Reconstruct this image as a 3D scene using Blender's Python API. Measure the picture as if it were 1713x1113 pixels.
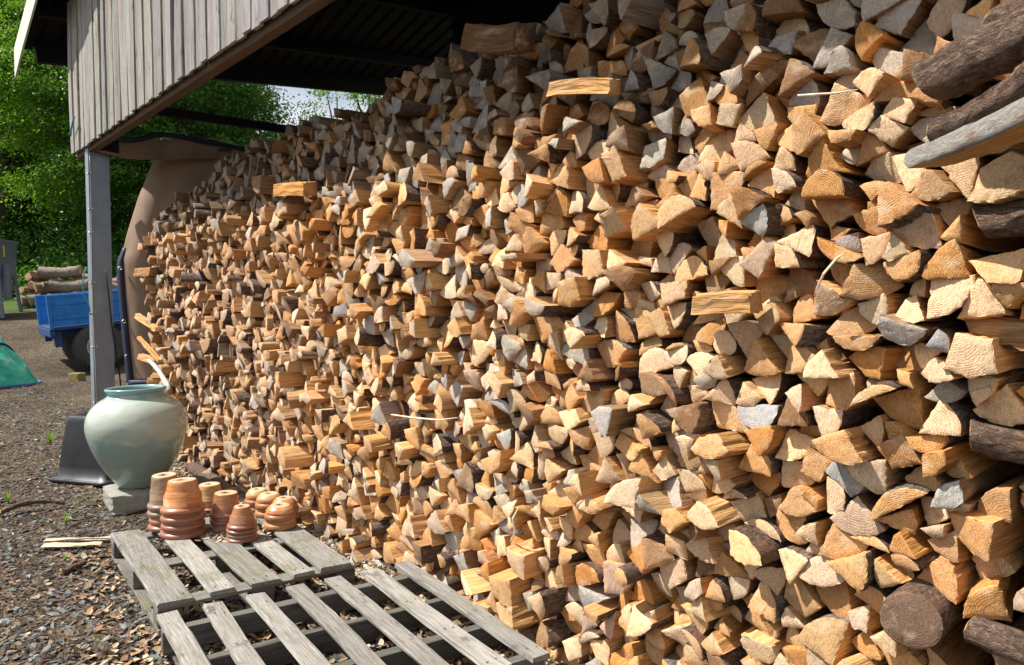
import bpy, math, random
import numpy as np
from mathutils import Vector, Matrix, Euler

for o in list(bpy.data.objects):
    bpy.data.objects.remove(o)
SC = bpy.context.scene
COL = SC.collection
RNG = np.random.default_rng(7)
random.seed(7)
R = math.radians

# ------------------------------------------------------------------ camera, sky, sun, exposure
# world frame: x runs along the wood stack (to the right), y goes into the shed, z up; the camera stands at 0,0,1.5
cam = bpy.data.cameras.new('camera')
cam.sensor_width = 36.0
cam.lens = 26.9
cam.clip_start = 0.05
cam.clip_end = 1500
co = bpy.data.objects.new('camera', cam)
COL.objects.link(co)
co.location = (0, 0, 1.5)
co.rotation_euler = (R(90 - 2.8), 0, R(50.1))
SC.camera = co

SUN_DIR = Vector((-0.60 * 0.588, -0.80 * 0.588, 0.809)).normalized()   # towards the sun
elev = math.asin(SUN_DIR.z)
azim = math.atan2(SUN_DIR.x, SUN_DIR.y)
w = bpy.data.worlds.new('World')
SC.world = w
w.use_nodes = True
nt = w.node_tree
nt.nodes.clear()
sky = nt.nodes.new('ShaderNodeTexSky')
sky.sky_type = 'NISHITA'
sky.sun_disc = False
sky.sun_elevation = elev
sky.sun_rotation = azim
sky.air_density = 1.0
sky.dust_density = 1.5
bg = nt.nodes.new('ShaderNodeBackground')
bg.inputs['Strength'].default_value = 0.064
wo = nt.nodes.new('ShaderNodeOutputWorld')
tc = nt.nodes.new('ShaderNodeTexCoord')
nz = nt.nodes.new('ShaderNodeTexNoise')
nz.inputs['Scale'].default_value = 2.2
nz.inputs['Detail'].default_value = 6
cr = nt.nodes.new('ShaderNodeValToRGB')
cr.color_ramp.elements[0].position = 0.42
cr.color_ramp.elements[1].position = 0.6
mx = nt.nodes.new('ShaderNodeMix')
mx.data_type = 'RGBA'
mx.inputs[7].default_value = (11.2, 11.2, 11.3, 1)
nt.links.new(tc.outputs['Generated'], nz.inputs['Vector'])
nt.links.new(nz.outputs['Fac'], cr.inputs['Fac'])
nt.links.new(cr.outputs['Color'], mx.inputs[0])
nt.links.new(sky.outputs['Color'], mx.inputs[6])
nt.links.new(mx.outputs[2], bg.inputs['Color'])
nt.links.new(bg.outputs['Background'], wo.inputs['Surface'])

sl = bpy.data.lights.new('sun', 'SUN')
sl.energy = 5.0
sl.angle = R(0.53)
sl.color = (1.0, 0.94, 0.86)
so = bpy.data.objects.new('sun', sl)
COL.objects.link(so)
so.rotation_euler = SUN_DIR.to_track_quat('Z', 'Y').to_euler()

SC.view_settings.view_transform = 'Standard'
SC.view_settings.look = 'None'
SC.view_settings.gamma = 1
SC.view_settings.exposure = 0.78
SC.view_settings.use_curve_mapping = False
SC.render.engine = 'CYCLES'
SC.cycles.max_bounces = 6
SC.cycles.use_denoising = True

# ------------------------------------------------------------------ geometry helpers
CAMM = Matrix.Translation(co.location) @ co.rotation_euler.to_matrix().to_4x4()
FW, FH, FPX = 1713.0, 1113.0, 1280.0


def ray(px, py):
    d = Vector(((px - FW / 2) / FPX, -(py - FH / 2) / FPX, -1.0))
    return (CAMM.to_3x3() @ d)


def on_z(px, py, z=0.0):          # point of the horizontal plane z
    d = ray(px, py)
    return Vector(co.location) + d * ((z - 1.5) / d.z)


def on_y(px, py, y):              # point of a plane parallel to the stack
    d = ray(px, py)
    return Vector(co.location) + d * (y / d.y)


def on_x(px, py, x):
    d = ray(px, py)
    return Vector(co.location) + d * (x / d.x)


def cf(X, Y, z=0.0):              # metres right of and ahead of the camera -> world
    return Vector((0.6415 * X - 0.7672 * Y, 0.7672 * X + 0.6415 * Y, z))


def sstep(a, b, x):
    t = np.clip((x - a) / (b - a), 0, 1)
    return t * t * (3 - 2 * t)


def ground_h(x, y):
    d = -0.7672 * x + 0.6415 * y
    return 0.15 * (np.maximum(d - 14.2, 0) - np.maximum(d - 34.0, 0)) + 0.0


def new_mesh(name, V, F, mats, mi=None, smooth=None, gc=None, tone=None, tone2=None):
    """V (n,3); F list of index arrays (k,3) or (k,4) concatenated in order"""
    me = bpy.data.meshes.new(name)
    V = np.asarray(V, dtype=np.float32)
    F = [np.asarray(f, dtype=np.int32) for f in F if len(f)]
    nl = sum(f.size for f in F)
    nf = sum(len(f) for f in F)
    me.vertices.add(len(V))
    me.vertices.foreach_set('co', V.ravel())
    me.loops.add(nl)
    me.loops.foreach_set('vertex_index', np.concatenate([f.ravel() for f in F]))
    me.polygons.add(nf)
    tot = np.concatenate([np.full(len(f), f.shape[1], dtype=np.int32) for f in F])
    st = np.concatenate([[0], np.cumsum(tot)[:-1]]).astype(np.int32)
    me.polygons.foreach_set('loop_start', st)
    me.polygons.foreach_set('loop_total', tot)
    if mi is not None:
        me.polygons.foreach_set('material_index', np.asarray(mi, dtype=np.int32))
    if smooth is None:
        smooth = np.zeros(nf, dtype=bool)
    elif smooth is True:
        smooth = np.ones(nf, dtype=bool)
    me.polygons.foreach_set('use_smooth', smooth)
    for m in (mats if isinstance(mats, (list, tuple)) else [mats]):
        me.materials.append(m)
    if gc is not None:
        a = me.attributes.new('gc', 'FLOAT_VECTOR', 'POINT')
        a.data.foreach_set('vector', np.asarray(gc, dtype=np.float32).ravel())
    for nm, t in (('tone', tone), ('tone2', tone2)):
        if t is not None:
            t = np.asarray(t, dtype=np.float32)
            if t.ndim == 1:
                t = np.tile(t, (len(V), 1))
            if t.shape[1] == 3:
                t = np.hstack([t, np.ones((len(t), 1), dtype=np.float32)])
            a = me.attributes.new(nm, 'FLOAT_COLOR', 'POINT')
            a.data.foreach_set('color', t.ravel())
    me.update(calc_edges=True)
    me.validate()
    return me


def link(name, me, parent=None, loc=None, rot=None, mat4=None):
    o = bpy.data.objects.new(name, me)
    COL.objects.link(o)
    if parent is not None:
        o.parent = parent
    if mat4 is not None:
        o.matrix_local = mat4
    if loc is not None:
        o.location = loc
    if rot is not None:
        o.rotation_euler = rot
    return o


def tag(o, label=None, cat=None, group=None, kind=None):
    if label:
        o['label'] = label
    if cat:
        o['category'] = cat
    if group:
        o['group'] = group
    if kind:
        o['kind'] = kind
    return o


def thing(name, label, cat, loc=(0, 0, 0), rot=(0, 0, 0), group=None):
    o = bpy.data.objects.new(name, None)
    COL.objects.link(o)
    o.location = loc
    o.rotation_euler = rot
    return tag(o, label, cat, group)


def box_arr(sx, sy, sz, c=(0, 0, 0), ch=0.0):
    """chamfered box as verts / faces"""
    hx, hy, hz = sx / 2, sy / 2, sz / 2
    if ch <= 0:
        V = [(x * hx + c[0], y * hy + c[1], z * hz + c[2]) for x in (-1, 1) for y in (-1, 1) for z in (-1, 1)]
        F = [(0, 1, 3, 2), (4, 6, 7, 5), (0, 4, 5, 1), (2, 3, 7, 6), (0, 2, 6, 4), (1, 5, 7, 3)]
        return np.array(V), np.array(F)
    V = []
    F = []
    lv = [(-hz, hx - ch, hy - ch), (-hz + ch, hx, hy), (hz - ch, hx, hy), (hz, hx - ch, hy - ch)]
    for z, ax, ay in lv:
        for s in ((-1, -1), (1, -1), (1, 1), (-1, 1)):
            V.append((s[0] * ax + c[0], s[1] * ay + c[1], z + c[2]))
    F.append((3, 2, 1, 0))
    for k in range(3):
        for i in range(4):
            j = (i + 1) % 4
            F.append((4 * k + i, 4 * k + j, 4 * k + 4 + j, 4 * k + 4 + i))
    F.append((12, 13, 14, 15))
    return np.array(V), np.array(F)


class MB:
    def __init__(s):
        s.v = []
        s.q = []
        s.t = []
        s.n = 0

    def add(s, V, F):
        V = np.asarray(V, dtype=float)
        F = np.asarray(F)
        (s.q if F.shape[1] == 4 else s.t).append(F + s.n)
        s.v.append(V)
        s.n += len(V)
        return s

    def box(s, sx, sy, sz, c=(0, 0, 0), ch=0.0, M=None):
        V, F = box_arr(sx, sy, sz, c, ch)
        if M is not None:
            V = xf(V, M)
        return s.add(V, F)

    def tube(s, pts, r, n=8, closed=False, caps=True):
        V, Q, T = tube_arr(pts, r, n, closed)
        b = s.n
        s.v.append(V)
        s.q.append(Q + b)
        s.n += len(V)
        if len(T) and caps:
            s.t.append(T + b)
        return s

    def lathe(s, prof, n=48, c=(0, 0, 0)):
        prof = np.asarray(prof, dtype=float)
        a = np.linspace(0, 2 * math.pi, n, endpoint=False)
        V = np.stack([np.outer(prof[:, 0], np.cos(a)) + c[0], np.outer(prof[:, 0], np.sin(a)) + c[1],
                      np.outer(prof[:, 1], np.ones(n)) + c[2]], -1).reshape(-1, 3)
        k = len(prof)
        i, j = np.meshgrid(np.arange(k - 1), np.arange(n), indexing='ij')
        i = i.ravel()
        j = j.ravel()
        jn = (j + 1) % n
        return s.add(V, np.stack([i * n + j, i * n + jn, (i + 1) * n + jn, (i + 1) * n + j], -1))

    def obj(s, name, mat, parent=None, smooth=None, loc=None, rot=None, gc=None, tone=None, mat4=None):
        V = np.concatenate(s.v)
        F = []
        if s.q:
            F.append(np.concatenate(s.q))
        if s.t:
            F.append(np.concatenate(s.t))
        me = new_mesh(name, V, F, mat, smooth=smooth, gc=gc if gc is not None else None, tone=tone)
        return link(name, me, parent, loc, rot, mat4)


def xf(V, M):
    V = np.asarray(V, dtype=float)
    A = np.array(M)
    return V @ A[:3, :3].T + A[:3, 3]


def tube_arr(pts, r, n=8, closed=False):
    P = np.asarray(pts, dtype=float)
    k = len(P)
    rr = np.full(k, r) if np.isscalar(r) else np.asarray(r, dtype=float)
    T = np.gradient(P, axis=0)
    if closed:
        T = np.roll(P, -1, 0) - np.roll(P, 1, 0)
    T /= np.linalg.norm(T, axis=1)[:, None] + 1e-9
    up = np.array([0, 0, 1.0]) if abs(T[0][2]) < 0.9 else np.array([1.0, 0, 0])
    V = []
    u = np.cross(T[0], up)
    for i in range(k):
        u = u - T[i] * np.dot(u, T[i])
        u /= np.linalg.norm(u) + 1e-9
        v = np.cross(T[i], u)
        for j in range(n):
            a = 2 * math.pi * j / n
            V.append(P[i] + rr[i] * (math.cos(a) * u + math.sin(a) * v))
    Q = []
    for i in range(k if closed else k - 1):
        for j in range(n):
            i2 = (i + 1) % k
            Q.append((i * n + j, i * n + (j + 1) % n, i2 * n + (j + 1) % n, i2 * n + j))
    Tt = []
    V = np.array(V)
    if not closed:
        V = np.vstack([V, P[0], P[-1]])
        for j in range(n):
            Tt.append((k * n, (j + 1) % n, j))
            Tt.append((k * n + 1, (k - 1) * n + j, (k - 1) * n + (j + 1) % n))
    return V, np.array(Q), np.array(Tt) if Tt else np.zeros((0, 3), int)


# ------------------------------------------------------------------ material helpers
def mat(name, rough=0.7):
    m = bpy.data.materials.new(name)
    m.use_nodes = True
    t = m.node_tree
    b = t.nodes['Principled BSDF']
    b.inputs['Roughness'].default_value = rough
    return m, t, b


def N(t, kind, **kw):
    n = t.nodes.new(kind)
    for k, v in kw.items():
        if k in n.inputs:
            n.inputs[k].default_value = v
        else:
            setattr(n, k, v)
    return n


def L(t, a, b):
    t.links.new(a, b)


def ramp(t, src, stops, interp='LINEAR'):
    n = t.nodes.new('ShaderNodeValToRGB')
    n.color_ramp.interpolation = interp
    e = n.color_ramp.elements
    while len(e) < len(stops):
        e.new(0.5)
    for i, (p, c) in enumerate(stops):
        e[i].position = p
        e[i].color = (c[0], c[1], c[2], 1) if not np.isscalar(c) else (c, c, c, 1)
    L(t, src, n.inputs['Fac'])
    return n.outputs['Color']


def mixc(t, fac, a, b, mode='MIX'):
    n = t.nodes.new('ShaderNodeMix')
    n.data_type = 'RGBA'
    n.blend_type = mode
    for s, v in ((0, fac), (6, a), (7, b)):
        if isinstance(v, bpy.types.NodeSocket):
            L(t, v, n.inputs[s])
        elif np.isscalar(v):
            n.inputs[s].default_value = v if s == 0 else (v, v, v, 1)
        else:
            n.inputs[s].default_value = (v[0], v[1], v[2], 1)
    return n.outputs[2]


def math_(t, op, a, b=None, clamp=False):
    n = t.nodes.new('ShaderNodeMath')
    n.operation = op
    n.use_clamp = clamp
    for i, v in enumerate((a, b)):
        if v is None:
            continue
        if isinstance(v, bpy.types.NodeSocket):
            L(t, v, n.inputs[i])
        else:
            n.inputs[i].default_value = v
    return n.outputs[0]


def noise(t, vec, scale, detail=4, rough=0.6, out='Fac', dist=0.0):
    n = t.nodes.new('ShaderNodeTexNoise')
    n.inputs['Scale'].default_value = scale
    n.inputs['Detail'].default_value = detail
    n.inputs['Roughness'].default_value = rough
    n.inputs['Distortion'].default_value = dist
    if vec is not None:
        L(t, vec, n.inputs['Vector'])
    return n.outputs[out]


def attr(t, name, out='Color'):
    n = t.nodes.new('ShaderNodeAttribute')
    n.attribute_name = name
    return n.outputs[out]


def scale_vec(t, v, s):
    n = t.nodes.new('ShaderNodeVectorMath')
    n.operation = 'MULTIPLY'
    L(t, v, n.inputs[0])
    n.inputs[1].default_value = s
    return n.outputs[0]


def bump(t, b, h, strength=0.5, dist=0.01):
    n = t.nodes.new('ShaderNodeBump')
    n.inputs['Strength'].default_value = strength
    n.inputs['Distance'].default_value = dist
    L(t, h, n.inputs['Height'])
    L(t, n.outputs['Normal'], b.inputs['Normal'])


def tone_mix(t, base, fac_src, lo, hi):
    """multiply base by a grey ramp lo..hi driven by fac_src"""
    r = ramp(t, fac_src, [(0.25, lo), (0.75, hi)])
    return mixc(t, 1.0, base, r, 'MULTIPLY')


# sawn end grain with growth rings
def make_end():
    m, t, b = mat('sawn_end_grain', 0.85)
    g = attr(t, 'gc', 'Vector')
    tone = attr(t, 'tone')
    n1 = noise(t, g, 16, 4, 0.65)
    sep = N(t, 'ShaderNodeSeparateXYZ')
    L(t, g, sep.inputs[0])
    rnd = math_(t, 'FRACT', math_(t, 'MULTIPLY', sep.outputs[2], 3.7))
    r2 = math_(t, 'SQRT', math_(t, 'ADD', math_(t, 'MULTIPLY', sep.outputs[0], sep.outputs[0]),
                                math_(t, 'MULTIPLY', sep.outputs[1], sep.outputs[1])))
    rr = math_(t, 'ADD', r2, math_(t, 'MULTIPLY', n1, 0.03))
    frq = math_(t, 'ADD', 560.0, math_(t, 'MULTIPLY', rnd, 650.0))
    ring = math_(t, 'SINE', math_(t, 'MULTIPLY', rr, frq))
    ring = math_(t, 'ADD', math_(t, 'MULTIPLY', ring, 0.5), 0.5)
    fade = ramp(t, noise(t, g, 11, 3), [(0.36, 0.1), (0.6, 1.0)])
    fade = math_(t, 'MULTIPLY', fade, ramp(t, rnd, [(0.2, 0.15), (0.85, 0.8)]))
    col = mixc(t, fade, tone,
               mixc(t, 1.0, tone, ramp(t, ring, [(0.0, (0.55, 0.43, 0.32)), (0.45, (0.98, 0.96, 0.93)), (1, (1.06, 1.06, 1.06))]), 'MULTIPLY'))
    fuzz = noise(t, g, 420, 3, 0.75)
    fuzz2 = noise(t, scale_vec(t, g, (1, 0.45, 1)), 170, 4, 0.7)
    col = tone_mix(t, col, fuzz, 0.55, 1.4)
    col = tone_mix(t, col, fuzz2, 0.72, 1.24)
    blot = noise(t, g, 24, 5, 0.7)
    dirt = noise(t, g, 5.5, 4, 0.6)
    col = mixc(t, ramp(t, dirt, [(0.55, 0.0), (0.7, 0.55)]), col, mixc(t, 1.0, col, (0.62, 0.58, 0.56), 'MULTIPLY'))
    col = mixc(t, ramp(t, blot, [(0.54, 0.0), (0.74, 0.8)]), col, mixc(t, 1.0, col, (0.6, 0.46, 0.34), 'MULTIPLY'))
    pale = noise(t, scale_vec(t, g, (1, 1.3, 1)), 15, 4)
    col = mixc(t, ramp(t, pale, [(0.52, 0.0), (0.72, 0.5)]), col, (0.74, 0.58, 0.41))
    cv = N(t, 'ShaderNodeTexVoronoi', Scale=15.0)
    cv.feature = 'DISTANCE_TO_EDGE'
    L(t, scale_vec(t, g, (1, 0.35, 1)), cv.inputs['Vector'])
    crack = math_(t, 'MULTIPLY', ramp(t, cv.outputs['Distance'], [(0.0, 1.0), (0.022, 0.0)]), ramp(t, noise(t, g, 8, 2), [(0.6, 0.0), (0.66, 0.6)]))
    col = mixc(t, math_(t, 'MULTIPLY', crack, 0.6), col, (0.08, 0.05, 0.03))
    L(t, col, b.inputs['Base Color'])
    # drying cracks
    h = math_(t, 'ADD', math_(t, 'MULTIPLY', math_(t, 'MULTIPLY', ring, fade), 0.45), math_(t, 'ADD', math_(t, 'MULTIPLY', fuzz, 1.0), math_(t, 'MULTIPLY', fuzz2, 1.5)))
    h = math_(t, 'SUBTRACT', h, crack)
    h = math_(t, 'ADD', h, math_(t, 'MULTIPLY', blot, 0.9))
    bump(t, b, h, 0.8, 0.0045)
    b.inputs['Specular IOR Level'].default_value = 0.25
    return m


def make_split():
    m, t, b = mat('split_wood_face', 0.8)
    g = attr(t, 'gc', 'Vector')
    tone = attr(t, 'tone2')
    gs = scale_vec(t, g, (1, 1, 0.045))
    st = noise(t, gs, 190, 5, 0.65, dist=0.3)
    st2 = noise(t, scale_vec(t, g, (1, 1, 0.12)), 38, 4, 0.6)
    col = tone_mix(t, tone, st, 0.45, 1.4)
    col = mixc(t, ramp(t, st2, [(0.5, 0.0), (0.75, 0.6)]), col, mixc(t, 1.0, col, (0.55, 0.4, 0.3), 'MULTIPLY'))
    col = mixc(t, ramp(t, noise(t, scale_vec(t, g, (1, 1, 0.2)), 20, 3), [(0.55, 0.0), (0.7, 0.35)]), col, (0.58, 0.43, 0.27))
    L(t, col, b.inputs['Base Color'])
    h = math_(t, 'ADD', math_(t, 'MULTIPLY', st, 1.4), math_(t, 'MULTIPLY', st2, 2.5))
    bump(t, b, h, 0.9, 0.005)
    b.inputs['Specular IOR Level'].default_value = 0.25
    return m


def make_bark(name='tree_bark', plates=1.0, c0=(0.03, 0.018, 0.012), c1=(0.17, 0.10, 0.065), c2=(0.34, 0.26, 0.2)):
    m, t, b = mat(name, 0.9)
    g = attr(t, 'gc', 'Vector')
    gs = scale_vec(t, g, (1, 1, 0.42))
    a = noise(t, gs, 85, 7, 0.78, dist=0.25)
    c = ramp(t, a, [(0.34, c0), (0.5, c1), (0.66, c2)])
    li = noise(t, g, 24, 6, 0.75)
    c = mixc(t, ramp(t, li, [(0.56, 0.0), (0.66, 0.55)]), c, (0.33, 0.30, 0.25))
    flk = noise(t, scale_vec(t, g, (1, 1, 0.6)), 13, 4, 0.6)
    c = mixc(t, ramp(t, flk, [(0.56, 0.0), (0.62, 0.7)]), c, (0.25, 0.12, 0.06))
    v = N(t, 'ShaderNodeTexVoronoi', Scale=62.0)
    v.feature = 'DISTANCE_TO_EDGE'
    dv = N(t, 'ShaderNodeVectorMath')
    dv.operation = 'MULTIPLY_ADD'
    L(t, noise(t, g, 45, 3, 0.6, out='Color'), dv.inputs[0])
    dv.inputs[1].default_value = (0.022, 0.022, 0.03)
    L(t, gs, dv.inputs[2])
    L(t, dv.outputs[0], v.inputs['Vector'])
    fis = ramp(t, v.outputs['Distance'], [(0.0, 0.0), (0.12, 1.0)])
    c = mixc(t, 0.45 * plates, c, ramp(t, v.outputs['Distance'], [(0.0, 0.2), (0.09, 1.0)]), 'MULTIPLY')
    L(t, c, b.inputs['Base Color'])
    bump(t, b, math_(t, 'ADD', math_(t, 'MULTIPLY', a, 1.8), math_(t, 'MULTIPLY', fis, 0.3 * plates)), 1.0, 0.012)
    return m


# weathered boards: tone in 'tone', grain runs along gc.z
def make_weathered(name, moss=0.25, spec=0.2):
    m, t, b = mat(name, 0.85)
    g = attr(t, 'gc', 'Vector')
    tone = attr(t, 'tone')
    gs = scale_vec(t, g, (1, 1, 0.035))
    st = noise(t, gs, 170, 6, 0.7, dist=0.25)
    st2 = noise(t, scale_vec(t, g, (1, 1, 0.09)), 30, 4, 0.6, dist=0.8)
    col = tone_mix(t, tone, st, 0.38, 1.5)
    col = mixc(t, ramp(t, st2, [(0.5, 0.0), (0.72, 0.7)]), col, mixc(t, 1.0, col, (0.5, 0.46, 0.42), 'MULTIPLY'))
    kn = noise(t, scale_vec(t, g, (1, 1, 0.5)), 13, 5, 0.65)
    col = mixc(t, ramp(t, kn, [(0.6, 0.0), (0.68, 0.65)]), col, (0.07, 0.055, 0.045))
    ms = noise(t, g, 7, 6, 0.75)
    col = mixc(t, ramp(t, ms, [(0.5, 0.0), (0.7, moss)]), col, (0.13, 0.145, 0.055))
    sp = noise(t, g, 95, 3, 0.6)
    col = mixc(t, ramp(t, sp, [(0.62, 0.0), (0.7, 0.5)]), col, (0.06, 0.055, 0.05))
    L(t, col, b.inputs['Base Color'])
    bump(t, b, math_(t, 'ADD', math_(t, 'MULTIPLY', st, 1.5), st2), 0.8, 0.004)
    b.inputs['Specular IOR Level'].default_value = spec
    return m


def simple(name, col, rough=0.6, metal=0.0, nscale=8, lo=0.8, hi=1.15, bmp=0.15, bdist=0.004, stain=None, sscale=3, spos=(0.55, 0.7, 0.6), detail=5, coat=0.0):
    m, t, b = mat(name, rough)
    tcn = N(t, 'ShaderNodeTexCoord')
    v = tcn.outputs['Object']
    n = noise(t, v, nscale, detail, 0.65)
    base = N(t, 'ShaderNodeRGB')
    base.outputs[0].default_value = (*col, 1)
    c = tone_mix(t, base.outputs[0], n, lo, hi)
    if stain is not None:
        s = noise(t, v, sscale, 6, 0.7)
        c = mixc(t, ramp(t, s, [(spos[0], 0.0), (spos[1], spos[2])]), c, stain)
    L(t, c, b.inputs['Base Color'])
    b.inputs['Metallic'].default_value = metal
    b.inputs['Coat Weight'].default_value = coat
    rr = ramp(t, n, [(0.3, max(rough - 0.1, 0.02)), (0.7, min(rough + 0.12, 1))])
    L(t, rr, b.inputs['Roughness'])
    if bmp:
        bump(t, b, noise(t, v, nscale * 3, 4, 0.6), bmp, bdist)
    if name in ('black_roof_sheet', 'dark_steel'):
        b.inputs['Specular IOR Level'].default_value = 0.15
    return m


M_END = make_end()
M_SPLIT = make_split()
M_BARK = make_bark()
M_BARKG = make_bark('grey_bark', 1.0, (0.05, 0.042, 0.036), (0.2, 0.16, 0.13), (0.36, 0.33, 0.3))
M_BARKF = make_bark('felled_log_bark', 1.0, (0.08, 0.055, 0.04), (0.33, 0.25, 0.2), (0.62, 0.56, 0.5))
M_PALLET = make_weathered('weathered_pallet_wood', 0.35)
M_CLAD = make_weathered('weathered_cladding', 0.12)
M_MOSSY = make_weathered('mossy_pallet_wood', 0.75)
M_BEAM = make_weathered('dark_timber', 0.1)
M_LEAFM = {}


# ------------------------------------------------------------------ log / board body
def body(outline, pith, bark, length, rng, nsec=4, yaw=0.0, pitch=0.0, roll=0.0, oblq=(0.0, 0.0), rough=0.0025, taper=0.0,
         bend=0.0, lod=1, bevel=0.93, backcap=True, goff=(0, 0, 0)):
    """prism grown from a closed outline (n,2 in x,z) along +y; its front end at y=0. returns V, Q, T, matQ, matT, smQ, smT, gc"""
    n = len(outline)
    c = outline.mean(0)
    V = []
    G = []
    Q = []
    mQ = []
    sQ = []
    T = []
    mT = []
    ys = np.linspace(0, 1, nsec + 1)
    ca, cb = oblq
    bd = rng.normal(0, 1, 2) * bend
    rag = rng.normal(0, 0.0017, n) * (rough > 0) * (bevel == 0.93)
    for k, s in enumerate(ys):
        sc = 1 + taper * s
        nv = rng.normal(0, rough, (n, 2)) if k else 0
        P = c + (outline - c) * sc + nv
        y = s * length + (ca * (outline[:, 0] - c[0]) + cb * (outline[:, 1] - c[1])) * max(0, 1 - s * 2) + (rag if k == 0 else 0)
        if k and k < nsec:
            y = y + rng.normal(0, length * 0.02, n)
        off = bd * (s * (1 - s) * 4)
        V.append(np.stack([P[:, 0] + off[0], y, P[:, 1] + off[1]], -1))
        G.append(np.stack([outline[:, 0] - pith[0], outline[:, 1] - pith[1], y], -1))
    idx = np.arange(n)
    nx = (idx + 1) % n
    for k in range(nsec):
        Q.append(np.stack([k * n + idx, k * n + nx, (k + 1) * n + nx, (k + 1) * n + idx], -1))
        mQ.append(np.where(bark, 2, 1))
        sQ.append(bark.copy())
    base = (nsec + 1) * n
    # front cap: own vertices
    y0 = ca * (outline[:, 0] - c[0]) + cb * (outline[:, 1] - c[1]) + rag
    capV = [np.stack([outline[:, 0], y0, outline[:, 1]], -1)]
    capG = [np.stack([outline[:, 0] - pith[0], outline[:, 1] - pith[1], np.zeros(n)], -1)]
    loops = [bevel, 0.55] if lod else [bevel]
    for s in loops:
        P = c + (outline - c) * s
        yy = ca * (P[:, 0] - c[0]) + cb * (P[:, 1] - c[1]) - 0.0022 + rng.normal(0, 0.0007 if s > .9 else 0.0005, n)
        capV.append(np.stack([P[:, 0], yy, P[:, 1]], -1))
        capG.append(np.stack([P[:, 0] - pith[0], P[:, 1] - pith[1], np.zeros(n)], -1))
    nl = len(loops)
    for k in range(nl):
        a0 = base + k * n
        a1 = base + (k + 1) * n
        Q.append(np.stack([a0 + nx, a0 + idx, a1 + idx, a1 + nx], -1))
        mQ.append(np.zeros(n, int))
        sQ.append(np.full(n, k > 0))
    cen = base + (nl + 1) * n
    capV.append(np.array([[c[0], -0.003, c[1]]]))
    capG.append(np.array([[c[0] - pith[0], c[1] - pith[1], 0]]))
    a1 = base + nl * n
    T.append(np.stack([a1 + nx, a1 + idx, np.full(n, cen)], -1))
    mT.append(np.zeros(n, int))
    V += capV
    G += capG
    if backcap:
        bc = cen + 1
        V.append(np.array([[c[0], length, c[1]]]))
        G.append(np.array([[c[0] - pith[0], c[1] - pith[1], length]]))
        T.append(np.stack([nsec * n + idx, nsec * n + nx, np.full(n, bc)], -1))
        mT.append(np.zeros(n, int))
    V = np.concatenate(V)
    G = np.concatenate(G) + np.asarray(goff)
    # rotate about the middle of the front end
    M = Matrix.Translation((c[0], 0, c[1])) @ Euler((pitch, roll, yaw)).to_matrix().to_4x4() @ Matrix.Translation((-c[0], 0, -c[1]))
    V = xf(V, M)
    Q = np.concatenate(Q)
    T = np.concatenate(T)
    mQ = np.concatenate(mQ)
    mT = np.concatenate(mT)
    sQ = np.concatenate(sQ)
    return V, Q, T, np.concatenate([mQ, mT]), np.concatenate([sQ, np.ones(len(T), bool)]), G


def rect_outline(wd, th, ch=0.004, n=2, jit=0.0, rng=RNG):
    hx, hz = wd / 2, th / 2
    P = [(-hx, -hz + ch), (-hx + ch, -hz), (hx - ch, -hz), (hx, -hz + ch), (hx, hz - ch), (hx - ch, hz), (-hx + ch, hz), (-hx, hz - ch)]
    P = np.array(P)
    if jit:
        P = P + rng.normal(0, jit, P.shape)
    return P


def board_mesh(name, wd, th, length, tone, material, rng=RNG, nsec=6, ch=0.004, rough=0.0012, warp=0.0, jit=0.0015):
    """board along +y, centred in x and z; one material"""
    o = rect_outline(wd, th, ch, jit=jit, rng=rng)
    g = rng.uniform(-3, 3, 3)
    V, Q, T, mi, sm, G = body(o, (0, 0), np.zeros(8, bool), length, rng, nsec=nsec, rough=rough, bend=warp, lod=0, goff=g)
    tone = np.asarray(tone)
    return new_mesh(name, V, [Q, T], material, smooth=None, gc=G, tone=tone)


def frame_m(origin, ydir, zup=(0, 0, 1)):
    y = Vector(ydir).normalized()
    z = Vector(zup)
    x = y.cross(z).normalized()
    z = x.cross(y).normalized()
    return Matrix(((x.x, y.x, z.x, origin[0]), (x.y, y.y, z.y, origin[1]), (x.z, y.z, z.z, origin[2]), (0, 0, 0, 1)))


# ------------------------------------------------------------------ SETTING: ground
def axis_pts(lo, hi, fine_lo, fine_hi, step, grow=1.25):
    a = list(np.arange(fine_lo, fine_hi, step))
    s = step
    x = a[-1]
    while x < hi:
        s *= grow
        x += s
        a.append(x)
    s = step
    x = a[0]
    pre = []
    while x > lo:
        s *= grow
        x -= s
        pre.append(x)
    return np.array(pre[::-1] + a)


def vnoise(x, y, seed=0):
    """cheap smooth value noise"""
    xi = np.floor(x).astype(int)
    yi = np.floor(y).astype(int)
    xf_ = x - xi
    yf_ = y - yi

    def h(a, b):
        v = np.sin(a * 127.1 + b * 311.7 + seed * 74.7) * 43758.5453
        return v - np.floor(v)
    u = xf_ * xf_ * (3 - 2 * xf_)
    v = yf_ * yf_ * (3 - 2 * yf_)
    return (h(xi, yi) * (1 - u) + h(xi + 1, yi) * u) * (1 - v) + (h(xi, yi + 1) * (1 - u) + h(xi + 1, yi + 1) * u) * v


def gz(x, y):
    x = np.asarray(x, dtype=float)
    y = np.asarray(y, dtype=float)
    d = np.hypot(x, y)
    r = (vnoise(x * 1.3, y * 1.3, 1) - 0.5) * 0.035 + (vnoise(x * 5, y * 5, 2) - 0.5) * 0.016
    return ground_h(x, y) + r + (vnoise(x * .25, y * .25, 3) - .5) * 0.06 * sstep(6, 12, d)


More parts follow.
